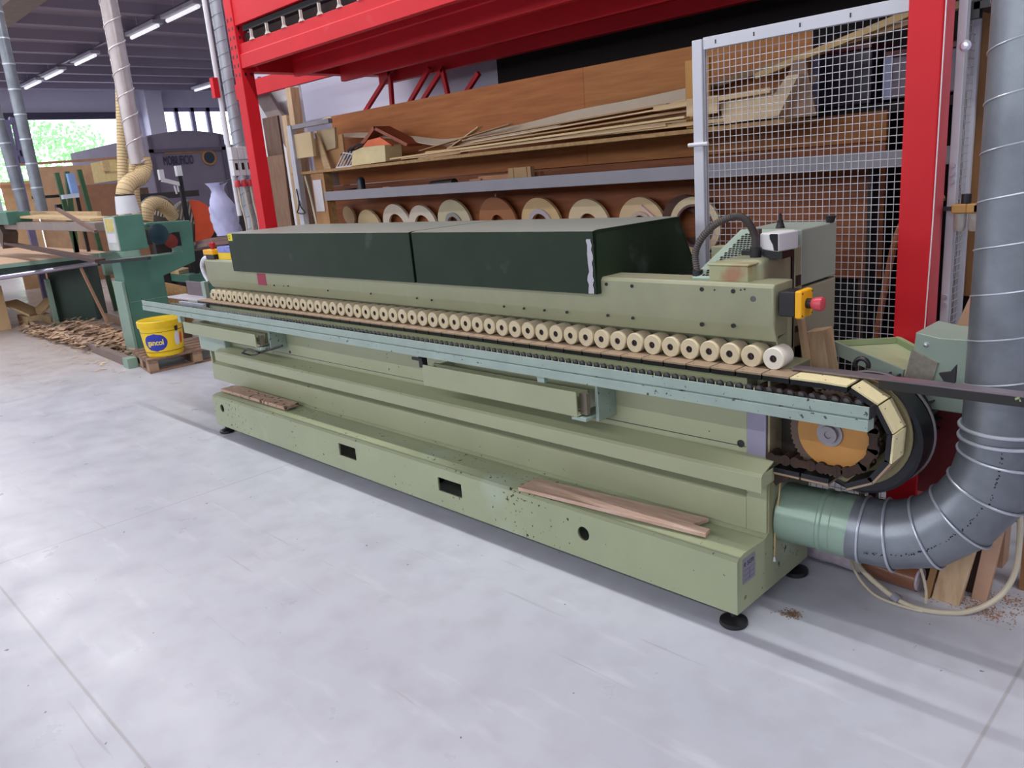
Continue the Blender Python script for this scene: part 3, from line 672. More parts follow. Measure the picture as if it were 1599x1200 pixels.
# ---- end face details: maker's plate, hanging cord
MB().box(0.0005, 0.0025, 0.035, 0.118, 0.165, 0.258).build('makers_plate', mat('violet_grey_plate', S(140, 138, 152), rough=0.35, metal=0.3), M)
text('plate_writing', 'e scm', 0.034, blackm, M, (0.0028, 0.040, 0.229), (0, 1, 0), (0, 0, 1), 0.0006, sx=0.85)
pl = MB()
for i in range(3): pl.box(0.0026, 0.0030, 0.042, 0.112, 0.213 - 0.018 * i, 0.2145 - 0.018 * i)
pl.box(0.0026, 0.0030, 0.078, 0.080, 0.175, 0.214)
pl.build('plate_lines', mat('plate_ink', S(96, 94, 112), rough=0.5), M)
MB().box(-0.016, 0.003, 0.215, 0.236, 0.285, 0.54).build('end_trim_strip', mat('beige_trim', S(150, 146, 108), rough=0.45), M)
MB().box(-0.05, 0.0012, 0.2165, 0.531, 0.30, 0.545).build('end_panel', greenclean, M, bevel=0.004)
cp = spline([(0.022, 0.262, 0.528), (0.018, 0.258, 0.42), (0.008, 0.252, 0.32), (0.006, 0.252, 0.20), (0.005, 0.25, 0.185)], 6)
MB().tube(cp, 0.003, 8).build('hanging_cord', mat('cord_beige', S(196, 170, 120), rough=0.6), M)
MB().cyl((0.006, 0.25, 0.165), (0.006, 0.25, 0.182), 0.006, 0.003, 10).build('cord_tip', white, M)
# outlet of the extraction
oy, oz_ = 0.345, 0.325
MB().lathe([(0.108, 0.0), (0.108, 0.14), (0.114, 0.145), (0.114, 0.155), (0.110, 0.16), (0.110, 0.185), (0.114, 0.19), (0.112, 0.20), (0.112, 0.255), (0.10, 0.255), (0.10, 0.0), (0.108, 0.0)], (-0.005, oy, oz_), (1, 0.12, -0.03), 40).build('extraction_outlet', mat('outlet_green', S(138, 162, 146), rough=0.3, metal=0.2), M)
# supports inside so that the long body rests on its base
MB().box(-4.0, -0.06, 0.225, 0.50, 0.27, 0.30).build('sill', greenclean, M)

# ---- offcuts lying on the base ledge
def plank(name, mesh, mats, label, cat, group=None, bevel=0.002):
    return tag(mesh.build(name, mats, None, bevel=bevel), label, cat, group)
pz = 0.2875
tag(MB().prism([(-1.02, -0.022, pz), (-1.03, 0.10, pz), (-0.215, 0.175, pz), (-0.235, 0.10, pz), (-0.165, 0.10, pz), (-0.155, 0.055, pz), (-0.99, -0.018, pz)], (0, 0, 0.017)).build('beech_board', woodp, None, bevel=0.003),
    'long pinkish beech board with notched end lying on the machine base ledge', 'board')
tag(MB().prism([(-4.0, 0.055, 0.2875), (-3.99, 0.165, 0.2875), (-3.14, 0.165, 0.2875), (-3.12, 0.06, 0.2875)], (0, 0, 0.02)).build('scratched_board',
    mat('scratched_plywood', S(196, 166, 148), rough=0.6, col2=S(168, 134, 114), scale=4, stretch=(3, 14, 10), chips=0.80, chipcol=S(70, 44, 36), chipscale=26), None, bevel=0.002),
    'short scratched plywood board at the left end of the machine base ledge', 'board')
# ---- cartons on the left end of the head
t = thing('adhesive_carton', 'small blue, white and yellow carton on the left end of the machine', 'carton', (-4.13, 0.31, 1.168))
MB().box(-4.19, -4.00, 0.29, 0.37, 1.1685, 1.215).build('yellow_body', yellow, t, bevel=0.002)
MB().box(-4.19, -4.00, 0.29, 0.37, 1.2155, 1.255).build('blue_top', mat('blue_white_print', S(150, 156, 214), rough=0.5, col2=S(80, 90, 190), scale=30), t, bevel=0.002)
# ---- offcut blocks leaning behind the track
b0, b1, b2, b3 = at(1257, 519, 'y', 0.6), at(1285, 516, 'y', 0.6), at(1295, 580, 'y', 0.6), at(1268, 580, 'y', 0.6)
b2 = b1 + (b2 - b1) * ((b1.z - 0.622) / (b1.z - b2.z)); b3 = b0 + (b3 - b0) * ((b0.z - 0.622) / (b0.z - b3.z))
tag(MB().prism([b0, b1, b2, b3], (0.0, 0.08, 0.0)).build('wood_offcut', woodv, None, bevel=0.002),
    'pinkish wooden block standing upright behind the outfeed bar', 'offcut')
b0, b1, b2, b3 = at(1250, 496, 'y', 0.595), at(1257, 497, 'y', 0.595), at(1269, 580, 'y', 0.595), at(1262, 580, 'y', 0.595)
b2 = b1 + (b2 - b1) * ((b1.z - 0.622) / (b1.z - b2.z)); b3 = b0 + (b3 - b0) * ((b0.z - 0.622) / (b0.z - b3.z))
tag(MB().prism([b0, b1, b2, b3], (0.0, -0.03, 0.0)).build('wood_wedge', mat('pale_wedge_wood', S(222, 190, 150), rough=0.6), None),
    'thin pointed pale wood wedge leaning against the upright wooden block', 'offcut')
MB().box(-0.05, 0.16, 0.555, 0.70, 0.585, 0.62).build('rear_ledge', greenclean, M, bevel=0.003)

# ================================================================== EXTRACTION DUCT
D = thing('extraction_duct', 'large galvanised extraction duct curving up beside the green machine', 'duct', (0.62, 0.45, 0))
dr = 0.116
ax0 = Vector((0.235, 0.373, 0.317)); 
path = [ax0, Vector((0.272, 0.378, 0.314)), Vector((0.355, 0.39, 0.314)), Vector((0.46, 0.41, 0.345)), Vector((0.55, 0.43, 0.42)), Vector((0.615, 0.445, 0.52)), Vector((0.645, 0.45, 0.64)), Vector((0.648, 0.45, 0.74))]
el = MB().tube(path, [0.113, 0.114, dr, dr + 0.002, dr + 0.002, dr + 0.002, dr + 0.002, dr + 0.002], 40); el.build('elbow', steel, D, sharp=60)
for i in (1, 2, 3, 4, 5, 6):
    d = (path[min(i + 1, 7)] - path[i - 1]).normalized(); a = d.orthogonal().normalized(); b_ = d.cross(a)
    r = 0.117 if i == 1 else dr + 0.006
    MB().tube([path[i] + a * (r * math.cos(t_)) + b_ * (r * math.sin(t_)) for t_ in [2 * math.pi * k / 40 for k in range(41)]], 0.0045, 8).build('seam_ring', steel2, D)
MB().cyl((0.648, 0.45, 0.70), (0.648, 0.45, 4.97), dr, n=44).build('riser', steel, D, sharp=60)
for z in (0.70, 0.735):
    MB().tube([(0.648 + (dr + 0.006) * math.cos(2 * math.pi * k / 40), 0.45 + (dr + 0.006) * math.sin(2 * math.pi * k / 40), z) for k in range(41)], 0.006, 8).build('seam_ring', steel2, D)
hx = []
tt = 0
while 0.79 + 0.135 * tt / 36 < 4.95:
    a = 2 * math.pi * tt / 36; hx.append((0.648 + (dr + 0.001) * math.cos(a), 0.45 + (dr + 0.001) * math.sin(a), 0.79 + 0.135 * tt / 36)); tt += 1
MB().tube(hx, 0.0026, 6).build('spiral_seam', steel2, D)
sd = MB(); random.seed(5)
pp = spline(path, 10)
for i in range(14, len(pp) - 6):
    for _ in range(2):
        if random.random() < 0.75:
            d = (pp[i + 1] - pp[i]).normalized()
            side = Vector((d.y, -1, 0)).normalized() if abs(d.z) > 0.9 else Vector((0, -1, 0)); side = (side - d * side.dot(d)).normalized()
            up = d.cross(side); ang = math.radians(12 - 2.2 * 0 + random.uniform(-2, 2)); n_ = side * math.cos(ang) + up * math.sin(ang)
            c = pp[i] + (pp[i + 1] - pp[i]) * random.random() + n_ * (dr + 0.0015); sd.cyl(c, c + n_ * 0.001, random.uniform(0.0012, 0.003), n=7)
tag(sd.build('sealant_spots', mat('sealant_black', S(20, 22, 30), rough=0.6), D), kind='stuff')

# ================================================================== PALLET RACK
RK = thing('pallet_rack', 'tall red pallet rack with perforated uprights behind the machine', 'rack', (-2.4, 1.6, 0))
YF = 1.05
def upright(x0, x1, y0, y1, zt=3.6):
    m = MB().box(x0, x1, y0, y1, 0, zt)
    return m.build('upright', red, RK, bevel=0.006)
LX0, LX1 = -4.99, -4.87
upright(LX0, LX1, YF - 0.01, YF + 0.10)
upright(0.095, 0.215, YF, YF + 0.12)
upright(0.095, 0.215, 2.05, 2.15)
hl = MB()
for k in range(7):
    z = 2.50 + 0.067 * k
    for yy in (YF + 0.025, YF + 0.072): hl.box(LX1 - 0.001, LX1 + 0.002, yy - 0.007, yy + 0.007, z - 0.012, z + 0.012)
    for xx in (LX0 + 0.03, LX1 - 0.03): hl.box(xx - 0.008, xx + 0.008, YF - 0.012, YF - 0.009, z - 0.012, z + 0.012)
hl.build('upright_slots', blackm, RK)
MB().box(0.214, 0.217, YF + 0.01, YF + 0.11, 0.0, 3.6).build('upright_side', mat('light_red_side', S(214, 84, 92), rough=0.4), RK)  # right side face of the upright in a lighter red
def beam(x0, x1, y0, y1, z0, z1, step=True):
    m = MB()
    if step: m.prism([(x0, y, z) for y, z in [(y0, z0), (y0, z0 + 0.10), (y0 + 0.012, z0 + 0.105), (y0 + 0.012, z1), (y1, z1), (y1, z0)]], (x1 - x0, 0, 0))
    else: m.box(x0, x1, y0, y1, z0, z1)
    return m.build('beam', red, RK, bevel=0.004)
beam(LX1, 3.0, YF, YF + 0.05, 2.54, 2.72)
beam(LX1, 3.0, YF, YF + 0.05, 2.85, 3.11, False)
beam(LX1, 3.0, YF, YF + 0.05, 3.15, 3.245, False)
beam(LX1, 3.0, 1.5, 1.55, 2.49, 2.72, False); beam(LX1, 3.0, 1.95, 2.0, 2.46, 2.70, False)
beam(LX1, 3.0, 2.35, 2.42, 2.44, 2.70, False)
MB().box(LX0, LX1, 1.15, 2.6, 2.52, 2.75).build('side_beam', red, RK, bevel=0.004)
MB().box(at(366, 128, 'y', 2.1).x, LX0, 2.05, 2.10, 2.55, 2.70).build('neighbour_beam', red, RK)
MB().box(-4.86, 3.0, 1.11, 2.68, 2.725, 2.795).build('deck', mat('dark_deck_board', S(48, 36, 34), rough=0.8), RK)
tag(MB().box(-3.72, 6.0, 2.71, 2.73, 0.0, 4.9).build('back_shade_sheet', mat('back_shade_sheet', S(34, 24, 26), rough=0.9), None), 'dark sheet standing in for the deep shade behind the rack bay', 'sheet')  # dark colour in place of the shade deep in the rack
tag(MB().box(-4.6, -0.29, 1.96, 1.98, 0.0, 0.925).build('lower_shade_panel', mat('lower_shade_black', S(22, 20, 22), rough=0.8), None), 'black panel standing in for the shade below the reddish boards behind the wire mesh', 'panel')  # black in place of the shade under the cladding
# braces at the rear
for (a, b_), (c, d), w_ in ((((609, 113), (568, 178), 3)), (((609, 113), (613, 172), 3)), (((667, 113), (640, 160), 3)), (((688, 113), (657, 162), 4)), (((692, 113), (701, 155), 4)), (((745, 118), (727, 146), 3))):
    p = at(a, b_, 'y', 2.3); q = at(c, d, 'y', 2.3); q = q + (q - p) * 0.4; p = p - (q - p) * 0.1
    MB().bar(p, q, 0.035, 0.03, up=(0, 1, 0)).build('brace', red, RK)
# storage on the upper level: black mats with small brackets
tag(MB().box(-4.80, -0.4, 1.07, 2.2, 2.80, 2.84).box(-4.8, -0.4, 1.10, 2.3, 2.84, 2.87).build('black_mat_stack', mat('black_mat', S(26, 25, 28), rough=0.8), None),
    'black rubber mats stored between the two red rack beams', 'mat')
brk = mat('zinc_bracket', S(196, 186, 178), rough=0.5)
B0 = None
for i, x in enumerate((-4.665, -4.425, -4.183, -3.943, -3.705, -3.466, -3.226, -2.986, -2.746)):
    if B0 is None:
        B0 = MB().prism([(-0.03, -0.0, 0), (0.03, 0, 0), (0.006, 0, 0.02), (0.006, 0, 0.075), (-0.006, 0, 0.075), (-0.006, 0, 0.02)], (0, 0.02, 0)).build('deck_bracket', brk, RK, at_=Vector((x, 1.055, 2.72)) - RK.location)
    else: c = B0.copy(); COL.objects.link(c); c.parent = RK; c.location = Vector((x, 1.055, 2.72)) - RK.location
# ---- cladding boards behind the shelf
CL = thing('back_cladding', 'brown veneered board cladding at the back of the rack bay', 'panel', (-2.5, 1.92, 0))
YC = 1.90
MB().box(-5.02, -2.137, YC, YC + 0.02, 1.60, 2.19).build('cladding_board', woodb, CL, bevel=0.002)
MB().box(-2.136, -0.66, YC, YC + 0.02, 1.60, 2.19).build('cladding_board', woodb2, CL, bevel=0.002)
MB().box(-5.35, -5.02, YC, YC + 0.02, 1.60, 1.98).build('cladding_board', brownd, CL)
MB().box(-5.3, -0.284, YC, YC + 0.02, 0.93, 1.597).build('cladding_board', mat('reddish_veneer_board', S(160, 98, 62), rough=0.55, spec=0.3, col2=S(126, 72, 44), scale=2.2, stretch=(1, 6, 14), world=True), CL, bevel=0.002)
MB().box(-0.66, -0.283, YC - 0.001, YC + 0.02, 1.60, 1.74).build('cladding_board', woodb2, CL)
for xa, za in ((-5.0, 2.0), (-0.40, 1.6), (-2.6, 1.9)): MB().box(xa, xa + 0.06, YC + 0.02, YC + 0.055, 0.0, za).build('batten', brownd, CL)
# ---- shelf unit
SH = thing('shelf_unit', 'long wooden shelf unit with grey front beam behind the machine', 'shelf', (-2.9, 1.7, 0))
MB().box(-5.14, -0.60, 1.50, 1.895, 1.715, 1.737).build('shelf_board', osb, SH, bevel=0.002)
MB().box(-4.66, 0.60, 1.50, 1.53, 1.485, 1.558).build('front_beam', greybeam, SH, bevel=0.003)
MB().box(-4.66, -0.30, 1.53, 1.895, 1.485, 1.50).build('shelf_board', osb, SH)
MB().box(-4.66, -0.90, 1.50, 1.895, 1.03, 1.05).build('shelf_board', osb, SH)
MB().box(-4.86, -4.66, 1.52, 1.54, 0.0, 1.715).build('side_board', mat('tan_side_board', S(186, 140, 92), rough=0.6, col2=S(160, 116, 74), scale=2, stretch=(8, 8, 1)), SH, bevel=0.002)
MB().box(-4.68, -4.66, 1.54, 1.60, 0.0, 1.715).build('side_board', osb, SH)
MB().box(-2.5, -2.48, 1.6, 1.89, 0.0, 1.03).build('side_board', osb, SH)
MB().box(-0.32, -0.30, 1.80, 1.89, 0.0, 1.485).build('side_board', blackm, SH)
MB().box(-5.06, -4.99, 1.47, 1.52, 0.0, 2.12).build('corner_post', lightgrey, SH, bevel=0.004)
MB().box(-4.99, -4.42, 1.48, 1.52, 2.085, 2.12).build('top_rail', mat('grey_top_rail', S(140, 136, 142), rough=0.4), SH, bevel=0.003)
pa = at(462, 280, 'y', 1.50); pb = at(487, 337, 'y', 1.50)
tag(MB().box(-4.83, -4.70, 1.512, 1.517, 1.40, 1.66).build('paper_list', paper, None), 'white paper list pinned to the tan side board of the shelf', 'paper')
tag(MB().tube(spline([(-5.02, 1.46, 1.60), (-5.0, 1.455, 1.50), (-5.02, 1.455, 1.44), (-5.05, 1.455, 1.40), (-4.93, 1.455, 1.395), (-4.98, 1.455, 1.45), (-5.0, 1.46, 1.50)], 6), 0.006, 6).build('triangle_hook', darkm, None), 'dark wire triangle hook hanging on the pale corner post', 'hook')
tag(MB().tube(spline([(-4.90, 1.49, 1.70), (-4.86, 1.48, 1.60), (-4.83, 1.48, 1.45), (-4.80, 1.48, 1.2), (-4.80, 1.48, 1.05)], 6), 0.009, 8).build('pale_cable', cable, None), 'pale cable hanging down beside the paper list', 'cable')
# boards in front of the shelf end
tag(MB().box(-5.08, -4.72, 1.49, 1.515, 1.85, 2.045).build('pale_chipboard_square', mat('pale_board_face', S(208, 186, 144), rough=0.7, var=0.06), None), 'square pale chipboard piece at the left end of the top shelf', 'board')
tag(MB().prism([(-4.84, 1.60, 1.88), (-4.83, 1.60, 2.06), (-4.53, 1.60, 2.06), (-4.55, 1.60, 1.90)], (0, 0.02, 0)).build('grey_chipboard_square', mat('grey_board_face', S(184, 166, 132), rough=0.7, var=0.06), None), 'greyish square board second from the left on the top shelf', 'board')
tag(MB().box(-4.95, -4.47, 1.625, 1.64, 1.738, 2.0).build('cardboard_upright', mat('cardboard', S(186, 142, 96), rough=0.7), None), 'tan cardboard sheet standing under the two square boards', 'cardboard')
tag(MB().prism([(-4.70, 1.56, 1.738), (-4.60, 1.56, 1.738), (-4.74, 1.56, 2.05), (-4.78, 1.56, 2.05)], (0, 0.012, 0)).build('tall_wood_slat', woodl, None), 'tall narrow slat leaning between the square boards', 'slat')
# curved long pale sheet
tp = [(510, 213), (545, 208), (580, 207), (615, 209), (650, 213), (700, 217), (760, 206), (830, 190), (900, 172), (990, 155), (1078, 136), (1110, 130)]
bt = [(512, 217), (545, 213), (580, 213), (615, 215), (650, 221), (700, 227), (760, 219), (830, 206), (900, 190), (990, 172), (1078, 152), (1110, 146)]
rowsA = []
for (a, b_), (c, d) in zip(tp, bt):
    rowsA.append([at(c, d + 1, 'y', 1.72), at(a, b_, 'y', 1.79)])
rowsA = [[p, q] for p, q in zip(spline([r[0] for r in rowsA], 4), spline([r[1] for r in rowsA], 4))]
tag(MB().sheet(rowsA, 0.006).build('curved_veneer_sheet', mat('pale_veneer', S(220, 204, 180), rough=0.6, var=0.05), None), 'long wavy pale veneer sheet lying over the wood on the top shelf', 'veneer')
# pale long band behind
# orange and brown chair like piece, cardboard tray, rack, cable bundle
tag(MB().prism([(-4.24, 1.62, 1.90), (-4.02, 1.62, 2.02), (-3.99, 1.62, 2.01), (-4.20, 1.62, 1.885)], (0, 0.15, 0)).prism([(-4.02, 1.62, 2.02), (-3.62, 1.62, 1.86), (-3.64, 1.62, 1.84), (-4.02, 1.62, 1.995)], (0, 0.15, 0)).build('folded_brown_board', mat('red_brown_board', S(150, 76, 50), rough=0.5), None),
    'folded reddish brown board peaked like a roof on the top shelf', 'board')
tag(MB().prism([(-4.14, 1.58, 1.875), (-4.06, 1.58, 1.92), (-3.90, 1.58, 1.93), (-3.76, 1.58, 1.86), (-3.80, 1.58, 1.83)], (0, 0.02, 0)).build('orange_tool', mat('orange_plastic', S(226, 104, 40), rough=0.4), None), 'bright orange plastic piece under the folded brown board', 'tool')
bl = MB(); random.seed(11)
for k in range(9):
    p0 = Vector((-4.45 + random.uniform(0, .06), 1.56 + random.uniform(0, .1), 1.80 + random.uniform(0, .05)))
    bl.tube(spline([p0, p0 + Vector((0.1, 0.0, random.uniform(-.03, .07))), p0 + Vector((0.2, 0.02, random.uniform(-.02, .07))), p0 + Vector((0.33, 0.03, random.uniform(0.02, .10)))], 6), 0.008, 6)
tag(bl.build('black_cable_bundle', blackm, None), 'tangled black cable bundle left of the yellowed tray', 'cable')
ty = thing('yellowed_tray', 'yellowed translucent plastic tray on the top shelf', 'tray', (-4.0, 1.6, 1.738))
MB().prism([(-4.24, 1.52, 1.738), (-4.20, 1.52, 1.85), (-4.06, 1.52, 1.87), (-3.88, 1.52, 1.868), (-3.77, 1.52, 1.865), (-3.78, 1.52, 1.745)], (0, 0.16, 0)).build('body', mat('yellowed_plastic', S(214, 196, 146), rough=0.4, var=0.1, scale=9, stain=(S(196, 172, 80), 5, 0.6)), ty, bevel=0.004)
wr = MB()
for k in range(5): wr.bar((-4.46 + 0.045 * k, 1.53, 1.745), (-4.33 + 0.045 * k, 1.53, 1.85 - 0.0 * k), 0.010, 0.006)
wr.bar((-4.47, 1.53, 1.742), (-4.24, 1.53, 1.742), 0.012, 0.012).bar((-4.34, 1.53, 1.85), (-4.22, 1.53, 1.83), 0.012, 0.008)
tag(wr.build('white_wire_rack', white, None), 'small white slotted rack beside the yellowed tray', 'rack')
# loose strips piled on the shelf
random.seed(21)
stripc = [mat('strip_a', S(222, 192, 146), rough=0.6, col2=S(200, 168, 122), scale=3, stretch=(1, 10, 10)), mat('strip_b', S(232, 206, 166), rough=0.6, col2=S(212, 180, 138), scale=3, stretch=(1, 10, 10)), mat('strip_c', S(196, 160, 116), rough=0.6, col2=S(170, 134, 92), scale=3, stretch=(1, 10, 10))]
strips = [((-3.72, 1.76), (-1.15, 1.80), .05, .012), ((-3.6, 1.755), (-1.3, 1.775), .06, .016), ((-3.1, 1.79), (-1.05, 1.835), .05, .01), ((-3.35, 1.775), (-0.9, 1.765), .07, .02), ((-2.9, 1.81), (-1.2, 1.865), .04, .008),
          ((-3.0, 1.83), (-1.35, 1.885), .05, .008), ((-2.5, 1.80), (-1.0, 1.85), .05, .012), ((-2.4, 1.775), (-0.8, 1.79), .06, .018), ((-3.55, 1.80), (-2.6, 1.90), .05, .006), ((-3.3, 1.77), (-2.9, 1.91), .05, .008),
          ((-2.2, 1.86), (-1.18, 1.895), .05, .008), ((-1.9, 1.76), (-0.75, 1.80), .06, .03), ((-1.7, 1.82), (-0.72, 1.835), .07, .03), ((-3.65, 1.75), (-3.3, 1.745), .09, .02), ((-3.25, 1.745), (-2.95, 1.755), .08, .022), ((-1.35, 1.86), (-0.68, 1.875), .08, .025)]
for i, ((xa, za), (xb, zb), w_, h_) in enumerate(strips):
    y_ = 1.54 + 0.018 * (i % 14)
    nm = ['lower', 'middle', 'upper'][min(2, int((za + zb - 3.48) / 0.12))]
    tag(MB().bar((xa, y_, za), (xb, y_ + random.uniform(-0.02, 0.05), zb), w_, h_).build('wood_strip', stripc[i % 3], None, bevel=0.001),
        'thin wood strip in the loose pile along the top shelf', 'strip', 'thin wood strips piled on the top shelf')
tag(MB().box(-1.14, -0.96, 1.512, 1.522, 1.80, 1.885).build('light_block', woodl, None), 'pale square block end near the grey mesh post on the top shelf', 'block')
tag(MB().prism([(-0.95, 1.56, 1.745), (-0.66, 1.56, 1.755), (-0.56, 1.56, 1.93), (-0.62, 1.56, 1.93), (-0.68, 1.56, 1.86), (-0.98, 1.56, 1.85)], (0, 0.2, 0)).build('veneer_bundle', mat('veneer_bundle', S(226, 204, 168), rough=0.6, col2=S(206, 180, 140), scale=2, stretch=(1, 4, 40)), None), 'thick bundle of pale veneer leaves behind the wire mesh', 'veneer')
tag(MB().bar((-1.4, 1.86, 1.93), (0.3, 1.75, 2.16), 0.05, 0.03).build('long_lath', mat('brown_lath', S(150, 120, 84), rough=0.6), None), 'long brown lath rising to the right behind the wire mesh', 'lath')
tag(MB().bar((-0.9, 1.80, 1.97), (0.4, 1.7, 2.24), 0.04, 0.03).build('long_lath', mat('golden_lath', S(196, 166, 110), rough=0.6), None), 'golden lath lying above the brown lath behind the mesh', 'lath')
tag(MB().box(-1.2, -1.06, 1.60, 1.62, 1.745, 2.08).build('golden_board', mat('golden_board', S(210, 158, 84), rough=0.6, col2=S(180, 130, 62), scale=2, stretch=(8, 8, 1)), None), 'upright golden board just right of the grey mesh post', 'board')
tag(MB().prism([(-0.72, 1.62, 1.74), (-0.50, 1.62, 1.74), (-0.56, 1.62, 2.0), (-0.62, 1.62, 2.0)], (0, 0.02, 0)).build('taupe_board', mat('taupe_board', S(150, 120, 98), rough=0.6), None), 'tapering taupe board standing right of the veneer bundle', 'board')
# bins seen through the mesh at the back
for x0, x1, z0, z1, m_, lab in ((-0.80, -0.48, 1.79, 2.06, mat('dark_purple_bin', S(70, 62, 78), rough=0.35), 'dark plastic crate with a bright edge behind the wire mesh'), (-0.42, -0.02, 1.80, 2.0, mat('lilac_grey_bin', S(130, 120, 136), rough=0.4), 'lilac grey crate behind the wire mesh beside the red upright')):
    cr = thing('storage_crate', lab, 'crate', ((x0 + x1) / 2, 2.3, z0))
    MB().box(x0, x1, 2.2, 2.5, z0, z1).build('crate_body', m_, cr, bevel=0.01)
    MB().box(x0 - 0.0, x0 + 0.04, 2.19, 2.2, z0, z1).build('bright_edge', mat('pale_blue_edge', S(170, 180, 220), rough=0.3), cr)
    MB().box(x0, x1, 2.19, 2.5, z1, z1 + 0.03).build('lid', mat('maroon_lid', S(96, 22, 34), rough=0.4), cr, bevel=0.004)
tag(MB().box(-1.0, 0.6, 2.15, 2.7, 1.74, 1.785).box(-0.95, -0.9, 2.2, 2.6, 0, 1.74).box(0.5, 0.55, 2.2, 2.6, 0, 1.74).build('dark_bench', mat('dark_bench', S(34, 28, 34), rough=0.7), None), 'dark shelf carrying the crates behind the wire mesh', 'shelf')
# things standing on the grey beam shelf
tag(MB().lathe([(0, 0), (0.032, 0), (0.032, 0.13), (0.02, 0.15), (0, 0.15)], (-4.25, 1.60, 1.50), (0, 0, 1), 20).build('dark_bottle', mat('teal_black_bottle', S(24, 40, 50), rough=0.3), None), 'dark teal bottle standing upright behind the grey beam', 'bottle')
tag(MB().cyl((-3.30, 1.55, 1.545), (-3.05, 1.55, 1.552), 0.033, n=16).build('black_tube', blackm, None), 'black tube lying on the shelf behind the grey beam', 'tube')
tag(MB().box(-2.95, -2.84, 1.6, 1.66, 1.50, 1.57).box(-2.88, -2.3, 1.62, 1.66, 1.50, 1.585).build('thin_batten', mat('reddish_batten', S(176, 124, 88), rough=0.6), None), 'reddish batten lying behind the grey beam near its middle', 'batten')
tag(MB().box(-2.50, -2.30, 1.535, 1.57, 1.50, 1.62).box(-2.47, -2.45, 1.53, 1.535, 1.50, 1.62).box(-2.36, -2.33, 1.53, 1.535, 1.50, 1.62).build('strapped_blocks', mat('dull_block_wood', S(168, 136, 96), rough=0.7, var=0.15), None), 'small stack of strapped wood blocks standing on the grey beam', 'block')
for i, (x, lab, r_, l_) in enumerate(((-3.90, 'small cream spool lying left of the black tube', .02, .07), (-3.72, 'tiny pale spool lying just left of the black tube', .015, .03))):
    tag(MB().cyl((x, 1.56, 1.542), (x + l_, 1.56, 1.542), r_, n=14).build('small_spool', cream, None), lab, 'spool')
tag(MB().cyl((-4.44, 1.62, 1.50), (-4.44, 1.62, 1.57), 0.05, n=18).build('dark_tin', mat('dark_brown_tin', S(66, 44, 34), rough=0.5), None), 'squat dark tin left of the dark teal bottle', 'tin')

# ---- rolls of edging leaning against the cladding
def roll(px, py, ri, col, label, zb=1.05, th=0.022, ext=None, col2=None, px_w=None):
    p = at(px, py, 'y', 1.85); r = (p.z - zb) / 2
    prof_ = [(ri * r, 0), (r, 0), (r, th), (ri * r, th), (ri * r, 0)] if ri > 0 else [(0, 0), (r, 0), (r, th), (0, th)]
    t = thing('edge_banding_roll', label, 'roll', (p.x, 1.86, zb), 'rolls of edging along the lower shelf')
    tilt = (0, 1, 0.16)
    c = Vector((p.x, 1.845, zb + r))
    MB().lathe(prof_, c, tilt, 48).build('coil', mat('coil_' + col[0], col[1], rough=0.6, var=0.06), t)
    if ext:                                     # an inner coil of another colour: (inner, outer, colour)
        MB().lathe([(ext[0] * r, -0.012), (ext[1] * r, -0.012), (ext[1] * r, 0), (ext[0] * r, 0), (ext[0] * r, -0.012)], c, tilt, 40).build('inner_coil', mat('coil_' + ext[2], ext[3], rough=0.5, var=0.1, scale=40), t)
    return t, c, r
roll(543, 322, 0.0, ('tan', S(196, 168, 128)), 'small tan disc at the left end of the lower shelf', zb=1.25)
roll(575, 327, 0.0, ('cream', S(222, 202, 158)), 'plain cream disc without visible hole left of the ring rolls')
roll(617, 318, 0.56, ('pale', S(222, 214, 200)), 'pale ring roll, first one right of the plain cream disc')
roll(658, 320, 0.56, ('pale', S(222, 214, 200)), 'pale ring roll left of the greenish beige roll')
roll(707, 311, 0.36, ('greenish', S(206, 198, 168)), 'greenish beige roll with a small grey inner coil', ext=(0.34, 0.5, 'grey', S(150, 150, 150)))
t9, c9, r9 = roll(775, 307, 0.34, ('brown', S(168, 112, 76)), 'brown edging roll with a pale tape strip', th=0.02)
MB().box(c9.x - 0.008, c9.x + 0.008, c9.y - 0.003, c9.y + 0.0, c9.z + 0.34 * r9, c9.z + r9 + 0.02).build('tape', paper, t9)
roll(843, 308, 0.42, ('sand', S(216, 188, 142)), 'sand coloured roll with white and violet inner coil', ext=(0.42, 0.60, 'violet', S(190, 180, 190)))
roll(918, 310, 0.46, ('ivory', S(224, 206, 172)), 'ivory roll with an empty round hole behind the right hood')
ta, ca, ra = roll(1001, 307, 0.36, ('flesh', S(222, 196, 158)), 'wide flesh coloured roll with a pink tape tab', ext=(0.36, 0.5, 'whitebrown', S(200, 180, 170)))
MB().bar((ca.x + 0.02, ca.y - 0.02, ca.z + 0.12), (ca.x + 0.14, ca.y - 0.01, ca.z + 0.02), 0.012, 0.03, up=(0, 1, 0)).build('tape_tab', mat('pink_tape', S(226, 196, 196), rough=0.5), ta)
roll(1072, 304, 0.5, ('darkbrown', S(84, 58, 50)), 'dark brown roll behind the grey mesh post', zb=1.05)
tb = thing('edge_banding_roll', 'large pale ring roll crossing behind the grey mesh post', 'roll', (-1.30, 1.8, 1.05), 'rolls of edging along the lower shelf')
MB().lathe([(0.125, 0), (0.165, 0), (0.165, 0.02), (0.125, 0.02), (0.125, 0)], (-1.29, 1.80, 1.215), (0, 1, 0.1), 44).build('coil', mat('coil_cream2', S(224, 206, 170), rough=0.6), tb)
MB().lathe([(0.112, -0.004), (0.125, -0.004), (0.125, 0.02), (0.112, 0.02), (0.112, -0.004)], (-1.29, 1.80, 1.215), (0, 1, 0.1), 44).build('inner_coil', mat('coil_plum', S(110, 84, 90), rough=0.6), tb)

